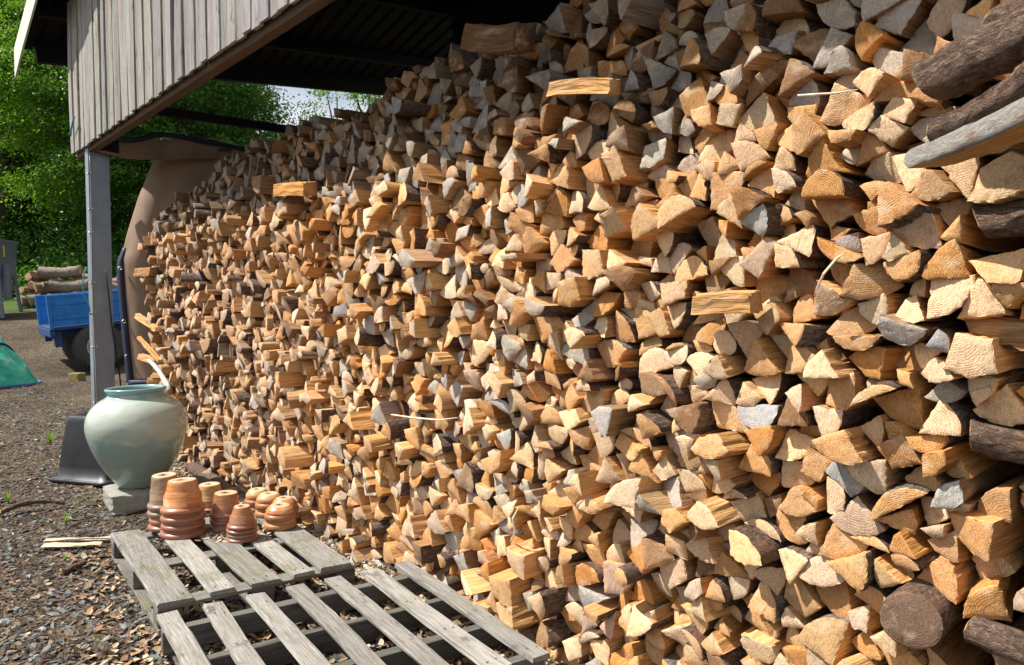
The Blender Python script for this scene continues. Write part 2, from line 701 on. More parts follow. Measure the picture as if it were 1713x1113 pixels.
gx = axis_pts(-600, 600, -14, 2, 0.09)
gy = axis_pts(-600, 600, -5, 4, 0.09)
GX, GY = np.meshgrid(gx, gy, indexing='ij')
GV = np.stack([GX, GY, gz(GX, GY)], -1).reshape(-1, 3)
i, j = np.meshgrid(np.arange(len(gx) - 1), np.arange(len(gy) - 1), indexing='ij')
ny = len(gy)
GF = np.stack([i * ny + j, (i + 1) * ny + j, (i + 1) * ny + j + 1, i * ny + j + 1], -1).reshape(-1, 4)


def make_ground():
    m, t, b = mat('bark_and_slate_ground', 0.95)
    tcn = N(t, 'ShaderNodeTexCoord')
    v = tcn.outputs['Object']
    a = noise(t, v, 9, 8, 0.75)
    c = ramp(t, a, [(0.3, (0.022, 0.016, 0.011)), (0.5, (0.06, 0.047, 0.035)), (0.68, (0.13, 0.11, 0.088))])
    vo = N(t, 'ShaderNodeTexVoronoi', Scale=42.0)
    L(t, scale_vec(t, v, (1, 1.4, 1)), vo.inputs['Vector'])
    sepc = N(t, 'ShaderNodeSeparateColor')
    L(t, vo.outputs['Color'], sepc.inputs[0])
    chips = ramp(t, sepc.outputs[0], [(0.0, (0.03, 0.02, 0.015)), (0.3, (0.075, 0.052, 0.036)), (0.55, (0.09, 0.10, 0.102)), (0.8, (0.13, 0.13, 0.125)), (0.93, (0.26, 0.21, 0.15))], 'CONSTANT')
    c = mixc(t, 0.6, c, chips)
    gr = noise(t, v, 1.1, 6, 0.7)
    c = mixc(t, ramp(t, gr, [(0.55, 0.0), (0.68, 0.5)]), c, (0.055, 0.08, 0.02))
    # far away the yard turns to rough grass
    sx = N(t, 'ShaderNodeSeparateXYZ')
    L(t, v, sx.inputs[0])
    far = math_(t, 'ADD', math_(t, 'MULTIPLY', sx.outputs[0], -0.7672), math_(t, 'MULTIPLY', sx.outputs[1], 0.6415))
    c = mixc(t, 1.0, c, ramp(t, noise(t, v, 0.55, 6, 0.65), [(0.35, (0.6, 0.52, 0.44)), (0.62, (1.4, 1.25, 1.05))]), 'MULTIPLY')
    fr = ramp(t, math_(t, 'DIVIDE', math_(t, 'ADD', far, math_(t, 'MULTIPLY', noise(t, v, 0.9, 5, 0.7), 3.0)), 100.0), [(0.222, 0.0), (0.234, 1.0)])
    gg = mixc(t, noise(t, v, 3, 5), (0.035, 0.075, 0.014), (0.09, 0.15, 0.03))
    c = mixc(t, fr, c, gg)
    L(t, c, b.inputs['Base Color'])
    bump(t, b, math_(t, 'ADD', a, vo.outputs['Distance']), 0.9, 0.02)
    b.inputs['Specular IOR Level'].default_value = 0.2
    return m


go = link('ground', new_mesh('ground', GV, [GF], make_ground(), smooth=True))
tag(go, kind='structure')

# ------------------------------------------------------------------ SETTING: the open shed
CY = 1.68                      # plane of the cladding
EAVE_X, EAVE_H, PITCH = -10.3, 4.22, 0.262


def roof_h(x):
    return EAVE_H + (x - EAVE_X) * PITCH


shed = thing('open_shed', 'open sided timber clad shed with black corrugated roof over the firewood stack', 'shed')
m_post = simple('galvanised_steel', (0.22, 0.265, 0.32), 0.45, 0.35, 6, 0.75, 1.2, 0.1, stain=(0.2, 0.13, 0.08), sscale=2.2, spos=(0.6, 0.72, 0.5))
m_black = simple('black_roof_sheet', (0.008, 0.008, 0.009), 0.75, 0.0, 6, 0.7, 1.3, 0.1)
m_steel_d = simple('dark_steel', (0.012, 0.012, 0.013), 0.7, 0.0, 5, 0.7, 1.3, 0.1, stain=(0.035, 0.025, 0.02))
m_trim = simple('cream_trim', (0.62, 0.65, 0.55), 0.4, 0.0, 3, 0.92, 1.05, 0.0)
m_bolt = simple('zinc_bolt', (0.6, 0.6, 0.6), 0.35, 0.8, 20, 0.9, 1.1, 0)
m_teal = simple('teal_cord', (0.03, 0.22, 0.27), 0.6, 0, 60, 0.7, 1.3, 0.3)
m_rope = simple('black_cord', (0.012, 0.012, 0.014), 0.6, 0, 60, 0.7, 1.3, 0.3)

# cladding boards, board on board
bx = -9.15
k = 0
while bx < 0.8:
    wdt = 0.205
    proud = (k % 2 == 0)
    top = roof_h(bx) - 0.02
    bot = 2.965 + RNG.uniform(-0.006, 0.006)
    tn = np.array([0.30, 0.285, 0.275]) * RNG.uniform(0.82, 1.2) * (1 + RNG.normal(0, 0.03, 3))
    if RNG.random() < 0.3:
        tn = tn * np.array([0.97, 1.0, 0.91])
    bw = 0.123 if proud else 0.116
    me = board_mesh('cladding_board', bw, 0.022, top - bot, tn, M_CLAD, nsec=8, rough=0.001, warp=0.004)
    M = Matrix(((1, 0, 0, bx + 0.1), (0, 0, 1, CY - (0.026 if proud else 0.014) + RNG.uniform(-.003, .003)), (0, 1, 0, bot), (0, 0, 0, 1)))
    o = link('cladding_board', me, shed, mat4=M @ Matrix.Rotation(RNG.normal(0, 0.012), 4, 'Y'))
    bx += 0.1195
    k += 1
# timber beam behind the foot of the boards
me = board_mesh('bottom_beam', 0.07, 0.16, 10.0, (0.13, 0.085, 0.055), M_BEAM, nsec=8)
link('bottom_beam', me, shed, mat4=frame_m((-9.1, CY + 0.045, 3.0), (1, 0, 0)))
# post (steel) with base plate, cable and clips
PX = -8.62
mb = MB()
mb.box(0.14, 0.19, 3.0, (0, 0, 1.5), 0.01)
post = mb.obj('steel_post', m_post, shed, loc=(PX, CY + 0.10, 0))
mb = MB().box(0.34, 0.36, 0.03, (0, 0, 0.035), 0.004)
mb.obj('base_plate', m_post, post)
mb = MB().box(0.3, 0.24, 0.2, (0, 0.05, 3.02), 0.006)
mb.obj('head_plate', m_steel_d, post)
pts = [(0.077, -0.085 + 0.006 * math.sin(z * 3), z) for z in np.linspace(0.1, 2.9, 24)]
MB().tube(pts, 0.0045, 6).obj('cable', simple('pale_cable', (0.45, 0.5, 0.47), 0.5), post, smooth=True)
for z in (0.42, 0.98, 1.32, 1.62, 2.12, 2.35, 2.7):
    for dy in (-0.1, -0.062):
        MB().lathe([(0.0, 0.006), (0.009, 0.005), (0.011, 0), (0.011, -0.002)], 8).obj('bolt', m_bolt, post, smooth=True, mat4=Matrix.Translation((0.071, dy, z + (dy + .1) * .2)) @ Matrix.Rotation(R(90), 4, 'Y'))
# blue-green string on the post
pts = [(0.02, -0.125, 1.78), (0.03, -0.15, 1.72), (0.05, -0.17, 1.6), (0.06, -0.16, 1.5), (0.09, -0.13, 1.42), (0.1, -0.115, 1.3)]
MB().tube(pts, 0.006, 6).obj('string', m_teal, post, smooth=True)
pts = [(-8.95, CY - 0.07, 3.12), (-8.9, CY - 0.075, 3.17), (-8.72, CY - 0.075, 3.28)]
MB().tube(pts, 0.009, 6).obj('string', m_teal, shed, smooth=True)
# far end: rail, eave beam, second beam
MB().box(0.08, 4.4, 0.085, (0, 0, 0), 0.006).obj('end_rail', m_steel_d, shed, loc=(-8.42, CY + 2.25, 3.385))
MB().box(0.1, 5.4, 0.34, (0, 0, 0.10), 0.006).obj('eave_beam', m_steel_d, shed, loc=(EAVE_X + 0.12, 4.2, 4.42), rot=(0.085, 0, 0))
MB().tube([(-8.42, 2.5, 3.4), (-8.45, 2.52, 3.3), (-8.5, 2.5, 3.16)], 0.006, 6).obj('hanger_cord', m_rope, shed, smooth=True)
# roof sheets with trapezoid ribs
RY0, RY1 = 1.36, 6.5
x0, x1 = EAVE_X, 1.2
ya = RY0
si = 0
while ya < RY1:
    prof = []
    y = 0.0
    while y < 0.99:
        prof += [(y, 0), (y + 0.13, 0), (y + 0.145, 0.032), (y + 0.185, 0.032)]
        y += 0.2
    prof.append((1.0, 0))
    prof.append((1.06, 0.0))
    prof = np.array(prof)
    top = prof.copy()
    V = []
    for xx in np.linspace(x0, x1, 6):
        for (py_, pz_) in prof:
            V.append((xx, ya + py_, roof_h(xx) + 0.085 * (ya + py_ - RY0) + pz_ + 0.06 + si % 2 * 0.003))
        for (py_, pz_) in prof:
            V.append((xx, ya + py_, roof_h(xx) + 0.085 * (ya + py_ - RY0) + pz_ + 0.062 + si % 2 * 0.003))
    n_ = len(prof)
    F = []
    for a in range(5):
        for s_ in (0, n_):
            for c_ in range(n_ - 1):
                F.append((a * 2 * n_ + s_ + c_, a * 2 * n_ + s_ + c_ + 1, (a + 1) * 2 * n_ + s_ + c_ + 1, (a + 1) * 2 * n_ + s_ + c_))
    link('roof_sheet', new_mesh('roof_sheet', V, [F], m_black), shed)
    ya += 1.0
    si += 1
for xx in np.arange(EAVE_X + 0.9, 1.2, 1.25):
    MB().box(0.06, RY1 - RY0 - 0.1, 0.14, (0, 0, 0), 0.004).obj('purlin', m_steel_d, shed, loc=(xx, (RY0 + RY1) / 2, roof_h(xx) + 0.085 * (RY1 - RY0) / 2 - 0.02), rot=(0.085, -math.atan(PITCH), 0))
# cream barge trim on the roof edge
L_ = (1.2 - EAVE_X) / math.cos(math.atan(PITCH))
V = []
for xx, w_, lo in ((EAVE_X - 0.12, 0.0, -0.30), (EAVE_X + 0.1, 0.02, -0.28), (EAVE_X + 0.5, 0.03, -0.26), (1.2, 0.03, -0.26)):
    for yy in (RY0 - 0.03, RY0 - 0.012):
        V.append((xx, yy, roof_h(xx) + 0.11))
        V.append((xx, yy, roof_h(xx) + 0.11 + lo - 0.03))
F = []
for a in range(3):
    F += [(4 * a, 4 * a + 1, 4 * a + 5, 4 * a + 4), (4 * a + 2, 4 * a + 6, 4 * a + 7, 4 * a + 3), (4 * a, 4 * a + 4, 4 * a + 6, 4 * a + 2), (4 * a + 1, 4 * a + 3, 4 * a + 7, 4 * a + 5)]
F += [(0, 2, 3, 1), (12, 13, 15, 14)]
link('roof_trim', new_mesh('roof_trim', V, [F], m_trim), shed)
# back wall
V, F = box_arr(11.5, 0.06, 7.0, (-2.6, 6.0, 3.0))
link('back_wall', new_mesh('back_wall', V, [F], m_black), shed)

# ------------------------------------------------------------------ tarpaulin curtain at the far end
def make_tarp_mat():
    m, t, b = mat('brown_canvas', 0.65)
    tcn = N(t, 'ShaderNodeTexCoord')
    v = tcn.outputs['Object']
    c = tone_mix(t, mixc(t, 0, (0.40, 0.275, 0.19), (0, 0, 0)), noise(t, v, 3, 6, 0.7), 0.82, 1.12)
    c = mixc(t, ramp(t, noise(t, v, 1.3, 5), [(0.5, 0.0), (0.7, 0.3)]), c, (0.25, 0.2, 0.16))
    L(t, c, b.inputs['Base Color'])
    wv = noise(t, scale_vec(t, v, (1, 1, 0.4)), 12, 5)
    bump(t, b, noise(t, scale_vec(t, v, (1, 1, 0.3)), 3.2, 2, 0.45), 0.45, 0.08)
    tr = N(t, 'ShaderNodeBsdfTranslucent')
    L(t, c, tr.inputs['Color'])
    ms = N(t, 'ShaderNodeMixShader')
    ms.inputs[0].default_value = 0.22
    L(t, b.outputs[0], ms.inputs[1])
    L(t, tr.outputs[0], ms.inputs[2])
    L(t, ms.outputs[0], t.nodes['Material Output'].inputs['Surface'])
    return m


M_TARP = make_tarp_mat()
m_navy = simple('navy_hem', (0.012, 0.018, 0.05), 0.6, 0, 20, 0.8, 1.2, 0.1)
tarp = thing('tarpaulin', 'brown canvas tarpaulin with navy hem hanging behind the far end of the stack', 'tarpaulin')
TX = -8.62


TEX = TX - 0.22          # free edge lies a little farther off than the rest
_ep = [on_x(px_, py_, TEX) for px_, py_ in ((220, 645), (213, 570), (207, 500), (203, 435), (212, 395), (232, 330), (262, 256), (275, 225))]


def tarp_edge_y(z):            # free edge of the curtain, as the canvas is pulled back
    return np.interp(z, [q.z for q in _ep], [q.y for q in _ep])


def tarp_x(d):
    return TX + 0.08 - 0.30 * math.exp(-d * 4.0)


nu, nv_ = 60, 44
V = []
for a in range(nv_):
    z = 0.57 + (3.12 - 0.57) * a / (nv_ - 1)
    ye = tarp_edge_y(z)
    for b_ in range(nu):
        u = b_ / (nu - 1)
        y = ye + (5.4 - ye) * u ** 1.6
        d = y - ye
        fold = 0.075 * (abs(math.sin(d * 9 + z * 0.5)) - .5) * math.exp(-d * 1.4) * (1.1 - 0.2 * z) + 0.02 * math.sin(d * 7 + 1)
        xx = tarp_x(d) + fold * (1 - math.exp(-d * 12)) + 0.02 * math.sin(z * 2.1 + d * 3)
        V.append((xx, y, z - 0.02 * math.sin(u * 12) * (a == 0)))
F = [(a * nu + b_, a * nu + b_ + 1, (a + 1) * nu + b_ + 1, (a + 1) * nu + b_) for a in range(nv_ - 1) for b_ in range(nu - 1)]
canvas = link('canvas', new_mesh('canvas', V, [F], M_TARP, smooth=True), tarp)
md = canvas.modifiers.new('solid', 'SOLIDIFY')
md.thickness = 0.003
# upper flap running under the cladding
V = []
for b_ in range(30):
    u = b_ / 29
    y = 1.74 + u * 1.2
    zt = 3.10 - 0.1 * math.sin(min(u * 2.2, 1) * math.pi * .5) * (1 - u) + 0.10 * u
    for z_, dx in ((zt, 0), (zt - 0.09, -0.03), (zt - 0.18 - 0.04 * u, -0.015)):
        V.append((TX + 0.16 + dx + 0.01 * math.sin(u * 20), y, z_))
F = [(b_ * 3 + c_, b_ * 3 + c_ + 1, b_ * 3 + c_ + 4, b_ * 3 + c_ + 3) for b_ in range(29) for c_ in range(2)]
o = link('flap', new_mesh('flap', V, [F], M_TARP, smooth=True), tarp)
o.modifiers.new('solid', 'SOLIDIFY').thickness = 0.003
# hem strip, rope, grommets
V = []
hz = np.linspace(0.57, 2.0, 40)
for z in hz:
    ye = tarp_edge_y(z)
    wd_ = 0.06 * (1 - sstep(1.75, 2.0, z)) + 0.012
    xx = TEX + 0.02 * math.sin(z * 2.1) + 0.014
    V += [(xx - 0.05, ye - wd_ * 0.6, z), (xx - 0.012, ye - wd_ * 0.35, z), (xx + 0.014, ye + 0.012, z)]
F = [(a * 3 + c_, a * 3 + c_ + 1, a * 3 + c_ + 4, a * 3 + c_ + 3) for a in range(39) for c_ in range(2)]
hem = link('hem', new_mesh('hem', V, [F], m_navy, smooth=True), tarp)
hem.modifiers.new('solid', 'SOLIDIFY').thickness = 0.004
V = []
for b_ in range(24):
    y = 2.06 + b_ / 23 * 0.8
    V += [(tarp_x(y - 2.06) + 0.03, y, 0.53), (tarp_x(y - 2.06) + 0.035, y, 0.60)]
F = [(b_ * 2, b_ * 2 + 1, b_ * 2 + 3, b_ * 2 + 2) for b_ in range(23)]
o = link('hem', new_mesh('hem', V, [F], m_navy, smooth=True), tarp)
o.modifiers.new('solid', 'SOLIDIFY').thickness = 0.004
for z in (0.85, 1.22, 1.78):
    a = np.linspace(0, 2 * math.pi, 12, endpoint=False)
    pts = [(0, 0.017 * math.cos(q), 0.017 * math.sin(q)) for q in a]
    MB().tube(pts, 0.006, 6, closed=True).obj('grommet', m_bolt, tarp, smooth=True, loc=(TEX + 0.02, tarp_edge_y(z) - 0.022, z))
pts = [(TX + 0.17, 1.72 + u * 3.6, 3.13 - 0.09 * math.sin(min(u * 6, 1) * math.pi) + 0.03 * math.sin(u * 9)) for u in np.linspace(0, 1, 40)]
MB().tube(pts, 0.026, 8).obj('top_hem', m_navy, tarp, smooth=True)
pts = [(TEX, tarp_edge_y(.6), 0.57), (TEX + 0.03, tarp_edge_y(.6) - .02, 0.45), (TEX + .06, tarp_edge_y(.6) - .05, 0.3), (TEX + .1, tarp_edge_y(.6) - .07, 0.03)]
MB().tube(pts, 0.006, 6).obj('tie_cord', m_teal, tarp, smooth=True)
a_ = [(-8.46, 1.80, 1.75), (-8.5, 1.85, 1.2), (-8.6, 1.93, 0.7), (-8.7, 2.0, 0.02)]
MB().tube(a_, 0.007, 6).obj('tie_cord', m_rope, tarp, smooth=True)

# ------------------------------------------------------------------ THE FIREWOOD
TONES = {
    'pale':   ((0.79, 0.56, 0.345), (0.62, 0.36, 0.15)),
    'tan':    ((0.67, 0.385, 0.175), (0.60, 0.32, 0.115)),
    'orange': ((0.62, 0.305, 0.10), (0.60, 0.28, 0.075)),
    'grey':   ((0.50, 0.445, 0.385), (0.42, 0.26, 0.14)),
    'brown':  ((0.30, 0.18, 0.095), (0.34, 0.17, 0.07)),
    'pinkish': ((0.64, 0.46, 0.32), (0.56, 0.31, 0.14)),
}
DX = 0.005


def resample(P, flags, step):
    out = []
    fl = []
    n = len(P)
    for a in range(n):
        p, q = P[a], P[(a + 1) % n]
        d = np.linalg.norm(q - p)
        m_ = max(1, int(round(d / step)))
        for s in range(m_):
            out.append(p + (q - p) * s / m_)
            fl.append(flags[a])
    return np.array(out), np.array(fl, dtype=bool)


def shape(rng, kind, big):
    """outline relative to the pith at 0,0"""
    barky = rng.random() < 0.62
    if kind == 'wedge' or kind == 'blunt wedge':
        ang = R(rng.uniform(38, 98))
        R0 = rng.uniform(0.085, 0.15) * big
        if ang > R(75):
            R0 *= 0.85
        r0 = 0 if kind == 'wedge' else R0 * rng.uniform(0.2, 0.5)
        k_ = 7
        arc = [(R0 * math.cos(a) * (1 + rng.normal(0, .008)), R0 * math.sin(a) * (1 + rng.normal(0, .008))) for a in np.linspace(0, ang, k_)]
        P = arc
        F_ = [barky] * (k_ - 1) + [False]
        if r0:
            q = rng.uniform(-.3, .3)
            P = P + [(r0 * (1 + q) * math.cos(ang), r0 * (1 + q) * math.sin(ang)), (r0 * (1 - q), 0)]
            F_ = F_ + [False, False]
        else:
            P = P + [(0, 0)]
            F_ = F_ + [False]
    elif kind == 'half-round':
        R0 = rng.uniform(0.048, 0.078) * big
        k_ = 10
        P = [(R0 * math.cos(a), R0 * math.sin(a) * rng.uniform(.97, 1.03)) for a in np.linspace(-0.1, math.pi + 0.1, k_)]
        F_ = [True] * (k_ - 1) + [False]
    elif kind == 'round':
        R0 = rng.uniform(0.026, 0.05) * big
        k_ = 14
        e = rng.uniform(0.85, 1)
        P = [(R0 * math.cos(a), e * R0 * math.sin(a)) for a in np.linspace(0, 2 * math.pi, k_, endpoint=False)]
        F_ = [True] * k_
    elif kind == 'slab':
        R0 = rng.uniform(0.09, 0.14) * big
        h_ = rng.uniform(0.3, 0.5)
        c0 = math.acos(1 - h_)
        k_ = 8
        P = [(R0 * math.sin(a), R0 * math.cos(a)) for a in np.linspace(c0, -c0, k_)]
        F_ = [True] * (k_ - 1) + [False]
    elif kind == 'sliver':
        wd = rng.uniform(0.05, 0.1)
        h_ = rng.uniform(0.015, 0.032)
        P = [(0.03, 0), (0.03 + wd, -h_ * rng.uniform(0, .4)), (0.03 + wd * rng.uniform(.7, 1), h_), (0.03 + wd * rng.uniform(0, .3), h_ * rng.uniform(.6, 1.2))]
        F_ = [False] * 4
    else:   # squared
        wd = rng.uniform(0.065, 0.125) * big
        h_ = rng.uniform(0.05, 0.095) * big
        ox = rng.uniform(0.0, 0.04)
        P = np.array([(ox, 0), (ox + wd, 0), (ox + wd, h_), (ox, h_)]) + rng.normal(0, 0.013, (4, 2))
        if rng.random() < 0.35:
            P = np.insert(P, 2, (ox + wd * rng.uniform(1.1, 1.25), h_ * .5), axis=0)
        F_ = [False] * len(P)
        if rng.random() < 0.35:
            F_[rng.integers(len(F_))] = True
    P = np.array(P, dtype=float)
    return P, np.array(F_, dtype=bool)


KINDS = ['wedge', 'blunt wedge', 'squared', 'half-round', 'slab', 'round', 'sliver']
KP = np.array([0.42, 0.15, 0.22, 0.06, 0.09, 0.012, 0.06])


def rough_outline(P, F_, rng, step=0.012, amp=0.0022):
    Q_, f = resample(P, F_, step)
    n = len(Q_)
    c = Q_.mean(0)
    # low-frequency bow plus fine ragged noise
    ph = rng.uniform(0, 6.28, 3)
    a = np.arange(n) / n * 2 * math.pi
    rad = Q_ - c
    rl = np.linalg.norm(rad, axis=1)[:, None] + 1e-6
    d = (0.013 * np.sin(2 * a + ph[0]) + 0.013 * np.sin(3 * a + ph[1]) + 0.008 * np.sin(6 * a + ph[2]))[:, None]
    Q_ = Q_ + rad * d + rad / rl * rng.normal(0, amp, (n, 1))
    return Q_, f


def profile(P):
    """lower and upper height of an outline in columns of DX"""
    x0 = P[:, 0].min()
    nc = int(math.ceil((P[:, 0].max() - x0) / DX)) + 1
    lo = np.full(nc, 9.0)
    hi = np.full(nc, -9.0)
    n = len(P)
    for a in range(n):
        p, q = P[a], P[(a + 1) % n]
        m_ = max(2, int(abs(q[0] - p[0]) / DX * 2) + 2)
        s = np.linspace(0, 1, m_)
        xs = ((p[0] + (q[0] - p[0]) * s - x0) / DX).astype(int)
        ys = p[1] + (q[1] - p[1]) * s
        np.minimum.at(lo, xs, ys)
        np.maximum.at(hi, xs, ys)
    bad = lo > 8
    if bad.any():
        good = np.where(~bad)[0]
        lo[bad] = np.interp(np.where(bad)[0], good, lo[good])
        hi[bad] = np.interp(np.where(bad)[0], good, hi[good])
    return lo, hi, x0


SX0, SX1 = -8.02, 0.55
NC = int((SX1 - SX0) / DX)
hf = np.zeros(NC)
colx = SX0 + (np.arange(NC) + 0.5) * DX
TOPX = [-8.05, -7.86, -7.45, -7.0, -6.4, -5.9, -4.6, -3.7, -2.75, -2.3, -1.8, 0.6]
TOPH = [1.9, 2.2, 2.3, 2.40, 2.62, 2.62, 2.58, 2.58, 2.72, 2.66, 2.82, 2.85]
hmax = np.interp(colx, TOPX, TOPH) + (vnoise(colx * 3.1, colx * 0 + 4, 5) - 0.5) * 0.16
CROSS = [0.06, 0.40, 0.73, 0.88, 1.05, 1.24, 1.42, 1.60, 1.74]
cross_i = 0
CX0, CX1 = -0.72, -0.24
round_done = False
placed = []     # dict per log
ic0, ic1 = int((CX0 - SX0) / DX), int((CX1 - SX0) / DX)
ir0, ir1 = int((-0.90 - SX0) / DX), int((-0.75 - SX0) / DX)
rng = np.random.default_rng(11)
cand_pool = []
cum = np.cumsum(KP / KP.sum())
fails = 0
while len(placed) < 5200:
    open_ = hf < hmax - 0.03
    if not open_.any():
        break
    if cross_i < len(CROSS) and hf[ic0:ic1].max() >= CROSS[cross_i] - 0.01 and (hf[ic0:ic1].max() - hf[ic0:ic1].min() < 0.055 or hf[ic0:ic1].min() >= CROSS[cross_i] - 0.02):
        z0 = max(CROSS[cross_i], hf[ic0:ic1].max() - 0.02)
        rad = rng.uniform(0.034, 0.050)
        a0 = ic0 + int(rng.uniform(-5, 8))
        placed.append(dict(kind='cross', x=SX0 + a0 * DX, z=z0 + rad, r=rad, len=0.5 + rng.uniform(-.03, .05)))
        hf[a0:ic1] = np.maximum(hf[a0:ic1], z0 + 2 * rad - 0.006)
        cross_i += 1
        if cross_i < len(CROSS):
            CROSS[cross_i] = max(CROSS[cross_i], z0 + 2 * rad + 0.05)
        continue
    if not round_done and hf[ir0:ir1].max() >= 0.57:
        P = np.array([(0.071 * math.cos(a), 0.069 * math.sin(a)) for a in np.linspace(0, 2 * math.pi, 18, endpoint=False)])
        F_ = np.ones(18, bool)
        big_round = dict(kind='round', P=P, F=F_, R=P, pith=np.zeros(2), ox=-0.825, oz=hf[ir0:ir1].max() + 0.066, special='round')
        placed.append(big_round)
        hf[ir0:ir1 + 1] = hf[ir0:ir1].max() + 0.12
        round_done = True
        continue
    xs_open = np.where(open_)[0]
    # lowest places first, with some randomness
    hh = hf[xs_open] + rng.normal(0, 0.05, len(xs_open))
    base_i = xs_open[np.argpartition(hh, min(10, len(hh) - 1))[:10]]
    best = None
    gi = base_i[rng.integers(len(base_i))]
    grow = 1.0
    for c_ in range(9):
        kd = KINDS[int(np.searchsorted(cum, rng.random()))]
        P0, F0 = shape(rng, kd, rng.uniform(0.58, 1.0) * grow)
        th = rng.uniform(0, 2 * math.pi)
        ct, s_t = math.cos(th), math.sin(th)
        RM = np.array([[ct, s_t], [-s_t, ct]])
        P = P0 @ RM
        if np.ptp(P[:, 0]) > 0.165 or np.ptp(P[:, 1]) > 0.125:
            continue
        lo, hi, px0 = profile(P)
        nc = len(lo)
        for off in (-nc + 2, -int(nc * .75), -nc // 2, -nc // 4, 0, int(rng.integers(-nc, 1))):
            a = gi + off
            if a < 0 or a + nc > NC:
                a = min(max(a, 0), NC - nc)
            seg = hf[a:a + nc]
            y = (seg - lo).max() - 0.003
            gap = (y + lo - seg)
            waste = gap.sum() * DX
            newtop = (y + hi).max()
            area = (hi - lo).sum() * DX
            score = 0.38 * np.ptp(P[:, 1]) / np.ptp(P[:, 0]) + waste / (area + 0.002) + 1.1 * (y + lo.min() - seg.min()) / 0.1 * 0.35 + max(0, newtop - hmax[a + nc // 2]) * 6 + 0.004 / (area + 0.002) * 0.25
            if best is None or score < best[0]:
                best = (score, a, y, lo, hi, px0, P, P0, F0, kd, th, nc)
    if best is None:
        continue
    score, a, y, lo, hi, px0, P, P0, F0, kd, th, nc = best
    if (y + hi).max() > hmax[a + nc // 2] + 0.12:
        hf[a:a + nc] += 0.02
        continue
    placed.append(dict(kind=kd, P=P, F=F0, ox=SX0 + a * DX - px0, oz=y, pith=np.zeros(2)))
    hf[a:a + nc] = np.maximum(hf[a:a + nc], y + hi - 0.001)
print('logs', len(placed))


def pick_tone(x, z, rng):
    t_ = -x
    r = rng.random()
    n_ = vnoise(np.array(x * 1.6), np.array(z * 2.2), 9)
    if z > 2.08:
        p = dict(grey=0.40, brown=0.30, tan=0.18, pale=0.04, orange=0.09, pinkish=0.03)
    elif t_ < 2.3:
        p = dict(pale=0.42, tan=0.36, orange=0.09, grey=0.04, brown=0.04, pinkish=0.06)
    elif t_ < 4.6:
        p = dict(pale=0.25, tan=0.28, orange=0.12, grey=0.12, brown=0.07, pinkish=0.12)
    else:
        p = dict(pale=0.26, tan=0.28, orange=0.12, grey=0.08, brown=0.08, pinkish=0.14)
    if 1.62 < z < 2.0 and 3.9 < t_ < 6.9:
        p = dict(pale=0.05, tan=0.33, orange=0.46, grey=0.05, brown=0.1, pinkish=0.01)
    if z > 2.08 and t_ < 3.1 and z < 2.3:
        p['orange'] = 0.3
        p['tan'] = 0.3
    if n_ > 0.62:
        p['grey'] = p['grey'] * 1.7
    ks = list(p)
    pv = np.array([p[k_] for k_ in ks])
    return ks[int(rng.choice(len(ks), p=pv / pv.sum()))]


# which logs show largest: rank by projected size inside the frame
FWD = -np.array(CAMM.to_3x3().col[2])
RGT = np.array(CAMM.to_3x3().col[0])
UPV = np.array(CAMM.to_3x3().col[1])


def project(p):
    d = np.asarray(p, dtype=float) - np.array([0, 0, 1.5])
    zc = d @ FWD
    return FW / 2 + FPX * (d @ RGT) / zc, FH / 2 - FPX * (d @ UPV) / zc, zc


def poly_area(P):
    x, y = P[:, 0], P[:, 1]
    return 0.5 * abs(np.dot(x, np.roll(y, -1)) - np.dot(y, np.roll(x, -1)))


FY = 2.1
for d in placed:
    if d['kind'] == 'cross':
        c = (d['x'] + d['len'] / 2, d['z'])
        ar = d['r'] * 2 * d['len'] * 0.6
    else:
        m_ = d['P'].mean(0)
        c = (d['ox'] + m_[0], d['oz'] + m_[1])
        ar = poly_area(d['P']) + 0.001
    px, py, zc = project((c[0], FY, c[1]))
    d['c'] = c
    inside = (-10 < px < FW + 25) and (-20 < py < FH + 20)
    d['px'] = (px, py)
    cosv = 2.1 / math.sqrt(c[0] ** 2 + 2.1 ** 2)
    d['rank'] = ar / zc ** 2 * (0.25 + cosv) if inside else -1.0 / zc
order = sorted(range(len(placed)), key=lambda i_: -placed[i_]['rank'])
for r_, i_ in enumerate(order):
    placed[i_]['solo'] = r_ < 286 and placed[i_]['rank'] > 0

